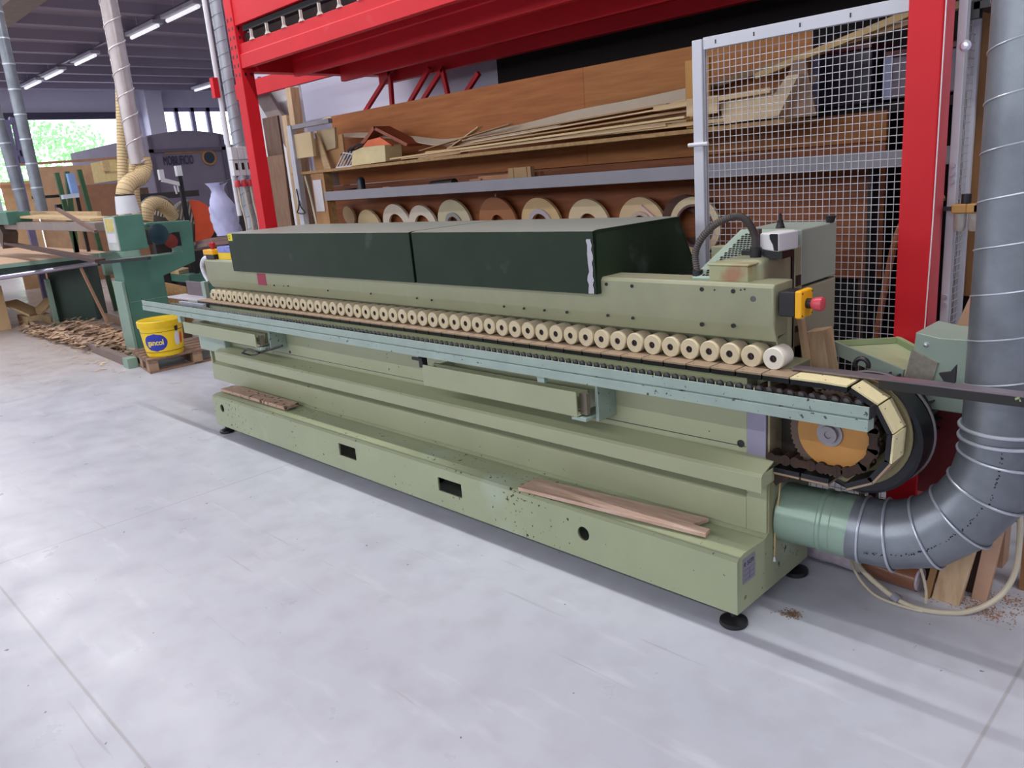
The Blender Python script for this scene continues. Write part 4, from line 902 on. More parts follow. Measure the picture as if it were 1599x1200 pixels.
# ---- boards and posts between the red upright and the shelf
tag(MB().box(at(413, 210, 'y', 1.56).x, at(437, 210, 'y', 1.56).x, 1.56, 1.58, 0.0, at(420, 183, 'y', 1.56).z).build('grey_brown_board', brownd, None, bevel=0.002), 'tall grey brown board standing right of the left red upright', 'board')
tag(MB().prism([(at(413, 243, 'y', 1.53).x, 1.53, 0.0), (at(442, 300, 'y', 1.53).x, 1.53, 0.0), (at(442, 243, 'y', 1.53).x, 1.53, at(430, 243, 'y', 1.53).z), (at(413, 243, 'y', 1.53).x, 1.53, at(430, 243, 'y', 1.53).z)], (0, 0.018, 0)).build('rough_brown_board', mat('rough_brown', S(128, 98, 78), rough=0.7, var=0.2, scale=8, stretch=(6, 6, 1)), None), 'lower rough brown board leaning by the pale corner post', 'board')
tag(MB().box(-5.72, -5.63, 1.90, 1.99, 0.0, 2.51).build('square_timber', woodv, None, bevel=0.003), 'tall pale square timber standing behind the corner post', 'timber')
tag(MB().box(-5.86, -5.77, 1.90, 1.96, 0.0, 2.28).build('square_timber', woodv, None, bevel=0.003), 'shorter pale timber just left of the tall square timber', 'timber')
pts = [at(395, 133, 'y', 2.3), at(461, 112, 'y', 2.3), at(473, 197, 'y', 2.3), at(420, 300, 'y', 2.3)]
tag(MB().prism([(-6.95, 2.3, 0.0), (-7.05, 2.3, 2.72), (-6.15, 2.3, 2.72), (-6.1, 2.3, 0.0)], (0, 0.03, 0)).build('white_sheet', white, None), 'large white sheet standing behind the pale timbers', 'sheet')
tag(MB().bar(at(401, 133, 'y', 2.2), at(447, 193, 'y', 2.2) + Vector((0.25, 0, -0.4)), 0.04, 0.22, up=(1, 0, 1)).build('diagonal_board', mat('taupe_diagonal', S(122, 106, 104), rough=0.6), None), 'taupe board leaning diagonally across the white sheet', 'board')
tag(MB().tube(spline([at(496, 196, 'y', 1.95), at(503, 188, 'y', 1.95), at(515, 184, 'y', 1.95), at(528, 188, 'y', 1.95)], 6), 0.008, 6).tube(spline([at(500, 197, 'y', 1.95), at(508, 190, 'y', 1.95), at(518, 187, 'y', 1.95), at(528, 190, 'y', 1.95)], 6), 0.006, 6).build('bent_strip', cream, None), 'thin cream strips bowed above the left end of the cladding', 'strip')

# ---- mesh guard panels
def mesh_panel(root, x0, x1, y, z0, z1, step, axis='x'):
    m = MB(); n = int(round((x1 - x0) / step))
    for i in range(n + 1):
        x = x0 + (x1 - x0) * i / n
        if axis == 'x': m.cyl((x, y, z0), (x, y, z1), 0.0016, n=5)
        else: m.cyl((y, x, z0), (y, x, z1), 0.0016, n=5)
    k = int(round((z1 - z0) / step))
    for j in range(k + 1):
        z = z0 + (z1 - z0) * j / k
        if axis == 'x': m.cyl((x0, y + 0.003, z), (x1, y + 0.003, z), 0.0016, n=5)
        else: m.cyl((y + 0.003, x0, z), (y + 0.003, x1, z), 0.0016, n=5)
    return m.build('wire_mesh', wire, root)
MP = thing('mesh_guard_panel', 'tall grey wire mesh guard panel left of the right red upright', 'panel', (-0.35, 1.08, 0))
YM = 1.08
MB().box(-0.815, -0.765, YM - 0.02, YM + 0.02, 0.0, 2.09).build('post', lightgrey, MP, bevel=0.004)
MB().box(-0.763, 0.096, YM - 0.012, YM + 0.012, 2.045, 2.095).build('top_rail', lightgrey, MP, bevel=0.002)
MB().box(-0.763, 0.096, YM - 0.012, YM + 0.012, 0.05, 0.10).build('bottom_rail', lightgrey, MP, bevel=0.002)
MB().box(-0.763, -0.755, YM - 0.01, YM + 0.01, 0.1, 2.045).build('side_bar', greybeam, MP)
mesh_panel(MP, -0.752, 0.092, YM, 0.10, 2.045, 0.0285)
sl = MB()
for x in (-0.70, -0.52, -0.32, -0.12): sl.box(x - 0.003, x + 0.003, YM - 0.0135, YM - 0.011, 2.062, 2.078)
sl.build('rail_slots', darkm, MP)
for z in (1.65, 1.05): MB().cyl((-0.84, YM - 0.02, z), (-0.74, YM - 0.02, z), 0.009, n=8).build('clip', white, MP)
M2 = thing('mesh_guard_panel', 'narrow wire mesh guard panel receding right of the right red upright', 'panel', (0.24, 1.6, 0))
MB().box(0.222, 0.252, 1.18, 1.22, 0.0, 2.6).build('post', lightgrey, M2, bevel=0.003)
mesh_panel(M2, 1.23, 1.34, 0.235, 0.1, 2.3, 0.0285, 'y')
MB().box(0.222, 0.252, 1.22, 1.36, 0.05, 0.10).box(0.222, 0.252, 1.22, 1.36, 2.30, 2.34).box(0.222, 0.252, 1.34, 1.36, 0.0, 2.34).build('frame', lightgrey, M2)
for z in (1.43, 1.46, 1.49, 0.96, 0.99): MB().cyl((0.237, 1.17, z), (0.237, 1.18, z), 0.010, n=10).build('hinge_bolt', steel2, M2)
# thin pale strip down the edge of the right red upright
tag(MB().tube([(0.228, 1.04, 3.2), (0.224, 1.04, 1.8), (0.222, 1.04, 1.3), (0.205, 1.04, 0.3)], 0.0025, 6).build('fine_string', white, None), 'thin white string running down the edge of the right red upright', 'string')
tag(MB().tube(spline([(0.16, 1.35, 1.36), (0.08, 1.28, 1.33), (0.03, 1.24, 1.24), (0.0, 1.22, 1.05), (-0.02, 1.20, 0.85), (-0.06, 1.20, 0.5), (-0.06, 1.2, 0.02)], 8), 0.013, 10).build('brown_hose', mat('brown_hose', S(150, 92, 60), rough=0.5), None), 'brown hose hanging behind the wire mesh beside the red upright', 'hose')
# right background: tall brown board, black shelf end, filter bowls, leaning tan board
tag(MB().box(at(1513, 250, 'y', 1.40).x, 0.62, 1.40, 1.42, at(1500, 462, 'y', 1.40).z, 2.12).box(0.45, 0.5, 1.42, 1.46, 0, 1.2).build('tall_brown_board', mat('ochre_brown_board', S(138, 98, 58), rough=0.6, col2=S(112, 76, 42), scale=3, stretch=(8, 8, 1), world=True), None), 'tall ochre brown board between the mesh and the big duct', 'board')
fs = thing('black_shelf', 'black shelf end with blue and orange goods top right', 'shelf', (0.45, 1.3, 2.1))
MB().box(0.26, 0.9, 1.22, 1.45, 2.03, 2.055).box(0.22, 0.28, 1.22, 1.26, 2.0, 2.06).build('shelf_plate', blackm, fs)
MB().box(0.30, 0.9, 1.24, 1.40, 2.056, 2.085).build('blue_sheet', mat('blue_sheet', S(90, 116, 170), rough=0.4), fs)
MB().prism([(0.30, 1.28, 2.086), (0.9, 1.28, 2.086), (0.9, 1.28, 2.22), (0.60, 1.28, 2.16)], (0, 0.1, 0)).build('orange_wedge', mat('orange_wedge', S(224, 96, 40), rough=0.5), fs)
MB().box(0.26, 0.9, 1.45, 1.50, 1.92, 1.95).build('orange_rail', mat('dark_orange', S(170, 70, 30), rough=0.5), fs)
MB().box(0.26, 0.9, 1.44, 1.50, 1.96, 1.99).build('tan_rail', mat('tan_rail', S(150, 124, 92), rough=0.5), fs)
tag(MB().lathe([(0, 0), (0.012, 0.0), (0.02, 0.012), (0.012, 0.024), (0, 0.026)], (0.262, 1.16, 1.905), (0, -1, 0), 16).build('pressure_dial', mat('bright_dial', S(220, 224, 240), rough=0.2, metal=0.4), None), 'small bright round dial at the top of the mesh post', 'dial')
FR = thing('air_filter_unit', 'yellow topped air filter unit with two clear bowls beside the duct', 'filter', (0.33, 1.15, 1.25))
bowl = mat('clear_bowl', S(210, 206, 200), rough=0.15, trans=0.6, var=0.05)
for i, x in enumerate((at(1499, 340, 'y', 1.145).x, at(1522, 340, 'y', 1.145).x)):
    MB().box(x - 0.026, x + 0.026, 1.12, 1.17, 1.315, 1.35).build('head_block', mat('ochre_block', S(176, 132, 70), rough=0.5), FR, bevel=0.006)
    MB().lathe([(0, 0), (0.015, 0.004), (0.021, 0.018), (0.022, 0.07), (0, 0.07)], (x, 1.145, 1.245), (0, 0, 1), 22).build('bowl', bowl, FR)
MB().cyl((0.30, 1.145, 1.35), (0.30, 1.145, 1.385), 0.017, n=16).build('knob', blackm, FR)
MB().box(0.225, 0.36, 1.13, 1.16, 1.325, 1.34).box(0.335, 0.345, 1.12, 1.17, 1.32, 1.345).build('link_bar', darkm, FR)
tag(MB().prism([(0.27, 1.05, 0.75), (0.60, 1.0, 0.75), (0.60, 0.95, 1.10), (0.40, 1.0, 1.10)], (0, 0.018, 0)).box(0.5, 0.56, 0.97, 1.05, 0, 0.75).build('tan_leaning_board', mat('tan_leaning', S(206, 168, 140), rough=0.6, col2=S(186, 146, 118), scale=3), None), 'tan board corner leaning left of the big duct', 'board')
# green folded tray and housing behind the motor
gt = thing('folded_metal_tray', 'light green folded metal tray behind the outfeed bar', 'tray', (0.15, 0.9, 0.78))
Pq = [at(1298, 541, 'y', 0.72), at(1400, 535, 'y', 1.05), at(1470, 573, 'y', 0.92), at(1410, 588, 'y', 0.62)]
MB().prism([Pq[0], Pq[1], Pq[2], Pq[3]], (0, 0, -0.012)).build('tray_sheet', mat('light_green_sheet', S(176, 186, 150), rough=0.5), gt)
MB().bar(Pq[0], Pq[3], 0.008, 0.05).build('tray_lip', mint, gt)
MB().bar(Pq[0] + Vector((0, 0, .01)), Pq[1] + Vector((0, 0, .01)), 0.02, 0.02).bar(Pq[1] + Vector((0, 0, .01)), Pq[2] + Vector((0, 0, .01)), 0.02, 0.03).build('tray_rim', mat('green_rim', S(150, 166, 128), rough=0.45), gt)
MB().box(0.10, 0.13, 0.85, 0.88, 0, 0.74).build('tray_leg', darkm, gt)
gh = thing('green_housing', 'grey green metal housing between the tray and the big duct', 'housing', (0.42, 0.75, 0))
MB().prism([(x, 0.62, z) for x, z in [(0.30, 0.70), (0.318, 0.895), (0.322, 0.965), (0.40, 0.952), (0.60, 0.955), (0.60, 0.70)]], (0, 0.22, 0)).build('housing_body', mint, gh, bevel=0.004)
MB().prism([(x, 0.612, z) for x, z in [(0.296, 0.80), (0.314, 0.905), (0.40, 0.868), (0.385, 0.80)]], (0, 0.008, 0)).build('felt_patch', mat('grey_felt', S(140, 134, 124), rough=0.9, var=0.2, scale=60), gh)
MB().lathe([(0, 0), (0.010, 0), (0.006, 0.008), (0, 0.01)], (0.357, 0.62, 0.925), (0, -1, 0), 16).build('key_lock', steel2, gh)
MB().box(0.33, 0.58, 0.70, 0.82, 0.36, 0.70).build('pedestal', mat('dark_red_pedestal', S(110, 24, 30), rough=0.6), gh)
MB().box(0.35, 0.55, 0.72, 0.82, 0.0, 0.36).build('foot_box', mat('brown_foot', S(70, 50, 44), rough=0.7), gh)

# ================================================================== FLOOR THINGS RIGHT
def bundle(name, p0, p1, r, label):
    t = thing(name, label, 'bundle', (p0[0], p0[1], 0))
    p0, p1 = Vector(p0), Vector(p1); d = p1 - p0
    MB().tube([p0 + d * k / 14 for k in range(15)], [r * (0.97 + 0.05 * math.sin(k * 2.1)) for k in range(15)], 18).build('wrapping', mat('bubble_wrap_pink', S(200, 186, 196), rough=0.25, var=0.12, scale=40, bump=0.6), t, sharp=60)
    for a, b_ in ((0.12, 0.3), (0.72, 0.99)):
        MB().tube([p0 + d * a, p0 + d * (a + b_) / 2, p0 + d * b_], r * 1.03, 18).build('brown_tape', mat('brown_tape', S(140, 92, 70), rough=0.25, var=0.1), t, sharp=60)
    return t
bundle('wrapped_bundle', (-0.35, 0.67, 0.048), (0.385, 0.625, 0.048), 0.046, 'bubble wrapped bundle with brown tape lying on the floor under the duct')
bundle('wrapped_bundle', (-0.35, 0.70, 0.135), (0.22, 0.665, 0.13), 0.040, 'thinner bubble wrapped bundle lying on top of the lower one')
tag(MB().tube([(-0.12, 0.625, 0.128), (0.13, 0.60, 0.122)], 0.022, 18).build('white_pipe_end', mat('lilac_white_pipe', S(206, 204, 224), rough=0.35), None), 'short white plastic pipe lying on the wrapped bundle', 'pipe')
cb = thing('power_cable', 'thick cream cable looping over the floor below the duct', 'cable', (0.45, 0.5, 0))
cpts = [(0.12, 0.60, 0.118), (0.20, 0.545, 0.07), (0.29, 0.51, 0.035), (0.38, 0.49, 0.012), (0.47, 0.50, 0.010), (0.56, 0.56, 0.014), (0.63, 0.63, 0.06), (0.665, 0.66, 0.15), (0.67, 0.66, 0.27), (0.665, 0.65, 0.40)]
MB().tube(spline(cpts, 8), 0.0095, 10).build('sheath', cable, cb)
MB().tube(spline([(0.125, 0.60, 0.11), (0.19, 0.53, 0.05), (0.27, 0.49, 0.012), (0.36, 0.475, 0.008), (0.44, 0.485, 0.006)], 8), 0.005, 8).build('thin_wire', cable, cb)
MB().tube([(0.335, 0.500, 0.022), (0.36, 0.490, 0.016)], 0.017, 12).build('cable_clamp', mat('grey_clamp', S(140, 140, 148), rough=0.5), cb)
tag(MB().tube(spline([(0.30, 0.70, 0.125), (0.36, 0.60, 0.15), (0.40, 0.56, 0.13), (0.425, 0.55, 0.06), (0.43, 0.545, 0.006)], 8), 0.005, 8).build('thin_cable', cable, None), 'thin cream cable hanging in front of the standing planks', 'cable')
for i, (x, y, w_, h_, tilt, m_, lab) in enumerate(((0.415, 0.59, 0.022, 0.16, 0.02, mat('dark_edge_wood', S(150, 112, 70), rough=0.6), 'thin dark edged plank end, leftmost of those under the duct'), (0.475, 0.60, 0.09, 0.20, 0.03, woodv, 'wide pale plank standing upright under the duct bend'), (0.56, 0.68, 0.05, 0.30, 0.03, mat('rosy_plank', S(196, 158, 132), rough=0.6), 'rosy plank standing right of the wide pale plank'))):
    tag(MB().prism([(x - w_ / 2, y, 0), (x + w_ / 2, y, 0), (x + w_ / 2 + tilt, y + 0.02, h_), (x - w_ / 2 + tilt, y + 0.02, h_)], (0, 0.03, 0)).build('standing_plank', m_, None, bevel=0.002), lab, 'plank')
tag(MB().box(0.645, 0.70, 0.84, 0.90, 0.0, 0.5).build('brown_post', mat('brown_post', S(150, 104, 66), rough=0.6), None), 'brown wooden post at the right edge behind the duct', 'post')
def litter(name, n, area, m_, label, cat, size=(0.004, 0.012), zmax=0.004, seed=1, parent=None):
    random.seed(seed); mb = MB()
    for k in range(n):
        (cx, cy, sx, sy) = random.choice(area)
        x = random.gauss(cx, sx); y = random.gauss(cy, sy); l = random.uniform(*size); w_ = l * random.uniform(0.2, 0.6); a = random.uniform(0, 3.14)
        c = Vector((x, y, 0.001 + random.uniform(0, zmax))); u = Vector((math.cos(a), math.sin(a), random.uniform(-.15, .25) * (zmax > 0.01))) * l / 2; v = Vector((-math.sin(a), math.cos(a), 0)) * w_ / 2
        mb.add([c - u - v, c + u - v, c + u + v, c - u + v, c - u - v + Vector((0, 0, .0012)), c + u - v + Vector((0, 0, .0012)), c + u + v + Vector((0, 0, .0012)), c - u + v + Vector((0, 0, .0012))],
               [(0, 1, 2, 3), (7, 6, 5, 4), (0, 4, 5, 1), (1, 5, 6, 2), (2, 6, 7, 3), (3, 7, 4, 0)])
    return tag(mb.build(name, m_, parent), label, cat, kind='stuff')
sawm = mat('sawdust_brown', S(168, 120, 84), rough=0.9, var=0.2, scale=30)
litter('sawdust', 700, [(0.55, 0.66, 0.06, 0.04), (0.66, 0.74, 0.06, 0.03), (0.60, 0.62, 0.05, 0.03)], sawm, 'brown sawdust scattered on the floor around the standing planks', 'sawdust', (0.002, 0.007), 0.002, 3)
litter('sawdust', 260, [(0.10, 0.215, 0.014, 0.012), (0.085, 0.20, 0.02, 0.016)], mat('dark_sawdust', S(132, 104, 74), rough=0.9, var=0.2), 'small brown dust heap on the floor beside the machine foot', 'sawdust', (0.002, 0.006), 0.003, 4)

# ================================================================== LEFT BACKGROUND
# pallet and glue bucket
PL = thing('pallet', 'small worn wooden pallet under the yellow bucket', 'pallet', (-6.75, 0.8, 0), None)
pw_m = mat('grey_pallet_wood', S(150, 122, 102), rough=0.8, col2=S(118, 92, 76), scale=4, stretch=(2, 10, 10))
A = Vector((-6.50, 0.47, 0)); U = Vector((0.03, 1, 0)).normalized(); V = Vector((-1, 0.16, 0)).normalized()
def pq(u, v, z): q = A + U * u + V * v; return (q.x, q.y, z)
for k in range(5):
    v0 = 0.02 + 0.155 * k
    MB().prism([pq(0, v0, 0.115), pq(0.95, v0, 0.115), pq(0.95, v0 + 0.12, 0.115), pq(0, v0 + 0.12, 0.115)], (0, 0, 0.02)).build('deck_slat', pw_m, PL, bevel=0.002)
for u0 in (0.0, 0.43, 0.86):
    for v0 in (0.0, 0.30, 0.62):
        MB().prism([pq(u0, v0, 0.02), pq(u0 + 0.09, v0, 0.02), pq(u0 + 0.09, v0 + 0.13, 0.02), pq(u0, v0 + 0.13, 0.02)], (0, 0, 0.075)).build('block', mat('pallet_block', S(160, 132, 106), rough=0.8, var=0.15, scale=12), PL, bevel=0.002)
for u0 in (0.0, 0.43, 0.86):
    MB().prism([pq(u0, 0, 0.0), pq(u0 + 0.09, 0, 0.0), pq(u0 + 0.09, 0.76, 0.0), pq(u0, 0.76, 0)], (0, 0, 0.02)).prism([pq(u0, 0, 0.096), pq(u0 + 0.09, 0, 0.096), pq(u0 + 0.09, 0.76, 0.096), pq(u0, 0.76, 0.096)], (0, 0, 0.0185)).build('cross_board', pw_m, PL)
for v0 in (0.0, 0.66):
    MB().prism([pq(0.09, v0, 0.0), pq(0.86, v0, 0.0), pq(0.86, v0 + 0.1, 0.0), pq(0.09, v0 + 0.1, 0)], (0, 0, 0.018)).build('skid_board', pw_m, PL)
bc = Vector((-6.66, 0.71, 0.1355))
BK = thing('glue_bucket', 'yellow glue bucket with blue oval logo standing on the pallet', 'bucket', bc)
MB().lathe([(0, 0), (0.165, 0), (0.174, 0.04), (0.176, 0.042), (0.200, 0.30), (0.196, 0.30), (0.170, 0.012), (0, 0.012)], bc, (0, 0, 1), 44).build('body', yellow, BK)
MB().lathe([(0, 0.30), (0.204, 0.30), (0.209, 0.285), (0.212, 0.30), (0.212, 0.345), (0.205, 0.35), (0.193, 0.345), (0.0, 0.345)], bc, (0, 0, 1), 44).build('lid', mat('yellow_lid', S(226, 188, 20), rough=0.35), BK)
for z, r_ in ((0.245, 0.1965), (0.05, 0.1785)):
    MB().tube([bc + Vector(((r_) * math.cos(2 * math.pi * k / 40), r_ * math.sin(2 * math.pi * k / 40), z)) for k in range(41)], 0.0022, 6).build('band', blackm, BK)
# logo: bent over the bucket wall, facing the camera
look = (CAM - bc); base_a = math.atan2(look.y, look.x)
def on_bucket(a_off, z, dr_=0.0): r_ = 0.176 + (z - 0.042) * 0.09302 + dr_; a = base_a + a_off; return bc + Vector((r_ * math.cos(a), r_ * math.sin(a), z))
def patch(name, m_, a_c, z_c, ra_, rz_, dr_, lo=-1, hi=1):
    rows_ = []
    for j in range(13):
        s_ = lo + (hi - lo) * j / 12; wv = math.sqrt(max(0.0, 1 - s_ * s_)) * ra_
        rows_.append([on_bucket(a_c + wv * (k / 8 - 1), z_c + s_ * rz_, dr_) for k in range(17)])
    vs = [p for r in rows_ for p in r]; fs = [(i * 17 + k, i * 17 + k + 1, (i + 1) * 17 + k + 1, (i + 1) * 17 + k) for i in range(12) for k in range(16)]
    MB().add(vs, fs).build(name, m_, BK)
blu = mat('logo_blue', S(36, 52, 160), rough=0.4)
patch('blue_oval', blu, -0.42, 0.145, 0.60, 0.088, 0.0014)
tx = text('lettering', 'gancol', 0.075, mat('logo_yellow', S(240, 222, 90), rough=0.4), None, (0, 0, 0), (1, 0, 0), (0, 1, 0), 0.0004, space=0.95, align='CENTER', off=0.0012)
for v_ in tx.data.vertices:
    q = on_bucket(-0.42 + v_.co.x / 0.176 * 0.82, 0.122 + v_.co.y * 1.0, 0.0032 + v_.co.z); v_.co = q - bc
tx.parent = BK
tag(tx)
patch('handle_pad', blackm, 0.72, 0.27, 0.10, 0.04, 0.004)
patch('white_label', paper, 0.72, 0.16, 0.16, 0.075, 0.0015); patch('red_label', mat('red_label', S(214, 70, 50), rough=0.5), 1.0, 0.16, 0.1, 0.06, 0.0016)

# wide belt sander
SD = thing('belt_sander', 'large teal green belt sander standing left of the long machine', 'machine', (-7.7, 0.9, 0))
XS = -7.6
def sy(px, py): p = at(px, py, 'x', XS); return (XS, p.y, max(0.0, p.z))
yl_ = sy(187, 407)[1]; yr_ = sy(256, 431)[1]
col = [(XS, yl_, 0.0), sy(187, 407), sy(285, 394), sy(278, 366), sy(262, 366), sy(228, 352), sy(228, 348), sy(296, 344), sy(300, 350), sy(306, 408), sy(256, 431), (XS, yr_, 0.0)]
MB().prism(col, (-0.28, 0, 0)).build('frame', machg, SD, bevel=0.012)
MB().box(XS + 0.0, XS + 0.004, yl_ + 0.02, yr_, 0.575, 0.58).build('door_seam', machl, SD)
MB().box(XS - 0.28, XS + 0.006, yl_ - 0.03, yl_, 0.0, 0.80).build('lit_side_face', machl, SD, bevel=0.004)  # lighter colour stands for the brighter lit side of the frame
cby = [sy(160, 337), sy(222, 332), sy(230, 385), sy(178, 403)]
p0 = at(178, 338, 'x', -7.3); p1 = at(232, 385, 'x', -7.3)
MB().box(-7.62, -7.3, p0.y, p1.y, 1.13, p0.z).build('control_box', machg, SD, bevel=0.008)
MB().box(-7.60, -7.305, p0.y - 0.012, p0.y, 1.14, p0.z - 0.01).build('label_plate', mat('light_grey_plate', S(190, 196, 190), rough=0.5), SD)
MB().box(-7.56, -7.34, p0.y - 0.015, p0.y - 0.012, 1.33, 1.46).build('yellow_label', mat('pale_yellow_label', S(214, 196, 120), rough=0.5, col2=S(190, 170, 90), scale=40), SD)
MB().box(-7.56, -7.34, p0.y - 0.015, p0.y - 0.012, 1.22, 1.31).build('white_label', paper, SD)
pc = at(250, 366, 'x', -7.35); 
MB().lathe([(0, 0), (0.10, 0), (0.108, 0.01), (0.108, 0.03), (0.08, 0.04), (0, 0.045)], (-7.42, pc.y, pc.z), (1, 0, 0), 32).build('hand_drum', mat('petrol_drum', S(22, 50, 60), rough=0.35), SD)
pm = at(272, 377, 'x', -7.5)
MB().lathe([(0, 0), (0.07, 0), (0.075, 0.02), (0, 0.03)], (-7.6, pm.y, pm.z), (1, 0, 0), 24).build('red_motor_disc', mat('dark_red_disc', S(120, 44, 34), rough=0.5), SD)
MB().box(-7.605, -7.59, pm.y + 0.03, pm.y + 0.11, pm.z - 0.06, pm.z + 0.09).build('slot_plate', darkm, SD)
# guide beams of the sander, running away to the left
MB().bar((-7.4, 0.52, 1.06), at(12, 380, 'y', 0.9), 0.10, 0.035).build('lower_guide', mat('dark_rust_guide', S(74, 52, 46), rough=0.5, metal=0.2), SD)
MB().bar((-7.35, 0.50, 1.045), (-6.85, 0.80, 1.06), 0.05, 0.03).build('black_stop', blackm, SD)
MB().bar(at(160, 354, 'y', 0.9), at(8, 352, 'y', 1.0), 0.16, 0.10).build('upper_guide', mat('grey_aluminium_guide', S(150, 138, 128), rough=0.4, metal=0.3), SD, bevel=0.006)
ua, ub = at(160, 342, 'y', 1.1), at(48, 338, 'y', 1.1)
MB().bar(ua, ub, 0.28, 0.03).build('belt_cover', mat('pale_cover', S(206, 178, 134), rough=0.6), SD)
MB().bar(at(155, 335, 'y', 1.35), at(48, 334, 'y', 1.35), 0.05, 0.07).build('rear_batten', woodl, SD)
MB().bar(at(30, 340, 'y', .95), at(0, 338, 'y', .95) + Vector((-1, 0, 0)), 0.3, 0.18).build('left_head', machg, SD, bevel=0.01)
MB().bar(at(10, 375, 'y', .95), at(10, 352, 'y', 0.95), 0.2, 0.35, up=(1, 0, 0)).build('carriage', mat('rust_grey_carriage', S(96, 84, 78), rough=0.6, var=0.2), SD)
MB().bar(at(90, 327, 'y', 0.7), at(150, 362, 'y', 0.7), 0.035, 0.035).build('lever', mat('brown_lever', S(120, 92, 82), rough=0.5), SD)
# table with wood slats
zt_ = 0.95
TA, TBp = at(0, 413, 'z', zt_), at(168, 394, 'z', zt_)
dT = (TBp - TA).normalized(); TA2 = TA - dT * 1.2
TB = [TA2, TBp, at(150, 391, 'z', zt_), at(20, 383, 'z', zt_), TA2 + Vector((-6, -0.8, 0))]
MB().prism([(p.x, p.y, zt_ - 0.03) for p in TB], (0, 0, 0.03)).build('table_top', mat('slatted_table_wood', S(214, 180, 150), rough=0.6, col2=S(184, 148, 122), scale=3, stretch=(3, 30, 3)), SD)
MB().bar(TA2 + Vector((0.02, 0, -0.03)), TBp + Vector((0.02, 0, -0.03)), 0.05, 0.05).build('table_edge', machl, SD)
MB().bar(TA2 + Vector((0.0, 0, -0.12)), TBp + Vector((0.0, 0, -0.10)), 0.04, 0.14).build('table_rail', mat('dark_teal_rail', S(40, 60, 54), rough=0.4), SD)
pa = TA2 + Vector((0.04, 0, -0.20)); pb = at(152, 411, 'x', TBp.x + 0.15)
MB().tube([at(0, 434, 'x', TA.x + 0.05) - (pb - at(0, 434, 'x', TA.x + 0.05)).normalized() * 1.0, pb], 0.032, 14).build('steel_bar', mat('bright_steel_bar', S(180, 176, 196), rough=0.25, metal=0.6), SD)
pe = at(162, 411, 'x', -9.5)
MB().lathe([(0, 0), (0.13, 0), (0.145, 0.015), (0.145, 0.45), (0.13, 0.47), (0, 0.47)], pe + Vector((-0.1, 0.0, -0.02)), (0.25, 1, 0.02), 28).build('end_roller', mat('pale_teal_drum', S(110, 140, 126), rough=0.4), SD)
MB().prism([(-11.35, 1.02, 0), (-11.0, 1.45, 0), (-11.5, 1.75, 0), (-11.9, 1.3, 0)], (0, 0, 0.82)).build('left_column', mat('dark_green_column', S(44, 66, 54), rough=0.5), SD, bevel=0.01)
MB().bar((-11.27, 0.98, 0.0), (-11.27, 0.98, 0.66), 0.05, 0.1, up=(1, 0, 0)).build('column_edge', machl, SD)
MB().bar((-11.45, 0.76, 0.045), (-7.1, 0.50, 0.045), 0.07, 0.09).build('floor_rail', mat('dusty_rail', S(120, 104, 98), rough=0.6), SD)
MB().bar((-11.0, 1.55, 0.045), (-7.7, 1.25, 0.045), 0.06, 0.09).build('floor_rail', mat('dusty_rail2', S(150, 124, 104), rough=0.6), SD)
MB().box(-7.12, -6.98, 0.44, 0.54, 0.0, 0.10).build('rail_end', machl, SD, bevel=0.004)
MB().box(-11.6, -11.45, 0.70, 0.78, 0.0, 0.08).build('rail_end', blackm, SD)
litter('wood_shavings', 2600, [(-10.2, 1.0, 0.55, 0.14), (-9.2, 0.95, 0.6, 0.15), (-8.3, 0.88, 0.35, 0.14), (-10.4, 0.62, 0.5, 0.06), (-9.4, 0.60, 0.5, 0.04)], mat('shavings', S(166, 134, 112), rough=0.8, col2=S(206, 176, 146), scale=8), 'heap of wood shavings and chips under the belt sander', 'shavings', (0.02, 0.14), 0.10, 9)
litter('floor_chips', 160, [(-8.6, 0.40, 0.7, 0.06), (-7.6, 0.36, 0.4, 0.06), (-10.4, 0.60, 0.6, 0.05)], mat('pale_chips', S(206, 184, 160), rough=0.8), 'loose pale chips lying in front of the sander floor rail', 'chips', (0.01, 0.06), 0.004, 10)
CR = thing('wooden_crate', 'open brown wooden box between the sander columns', 'box', (-9.3, 1.6, 0))
ca_, cb_ = Vector((-9.45, 1.28, 0.16)), Vector((-8.1, 1.12, 0.16))
MB().bar(ca_ + Vector((0, 0, .2)), cb_ + Vector((0, 0, .2)), 0.02, 0.46).build('front_board', mat('orange_brown_box', S(176, 126, 78), rough=0.6, var=0.06), CR)
MB().bar(ca_ + Vector((0, 0.5, .2)), cb_ + Vector((0, .5, .2)), 0.02, 0.46).bar(ca_ + Vector((0, 0, .2)), ca_ + Vector((0, .5, .2)), 0.02, 0.46).build('rear_boards', osb, CR)
MB().bar(ca_ + Vector((0, 0.25, -.1)), cb_ + Vector((0, .25, -.1)), 0.4, 0.12).build('runner', brownd, CR)
tag(MB().bar((-10.1, 1.3, 0.02), (-10.75, 1.3, 0.78), 0.04, 0.03, up=(0, 1, 0)).build('leaning_stick', mat('pinkish_stick', S(176, 136, 110), rough=0.6), None), 'pinkish wooden stick leaning below the sander table', 'stick')
# wooden boxes far left under the table
tag(MB().box(-12.6, -11.75, -0.5, 0.52, 0.0, 0.62).build('pale_wood_panel_box', mat('pale_panel', S(214, 182, 138), rough=0.6, var=0.06), None, bevel=0.004), 'pale wooden box at the left edge under the sander table', 'box')
tag(MB().bar((-12.0, 0.62, 0.36), (-11.7, 0.86, 0.16), 0.3, 0.03).bar((-11.7, 0.86, 0.16), (-11.75, 1.1, 0.34), 0.3, 0.03).box(-12.1, -11.6, 0.7, 1.0, 0, 0.15).build('tilted_tray', woodl, None), 'tilted pale wooden tray beside the pale box', 'tray')
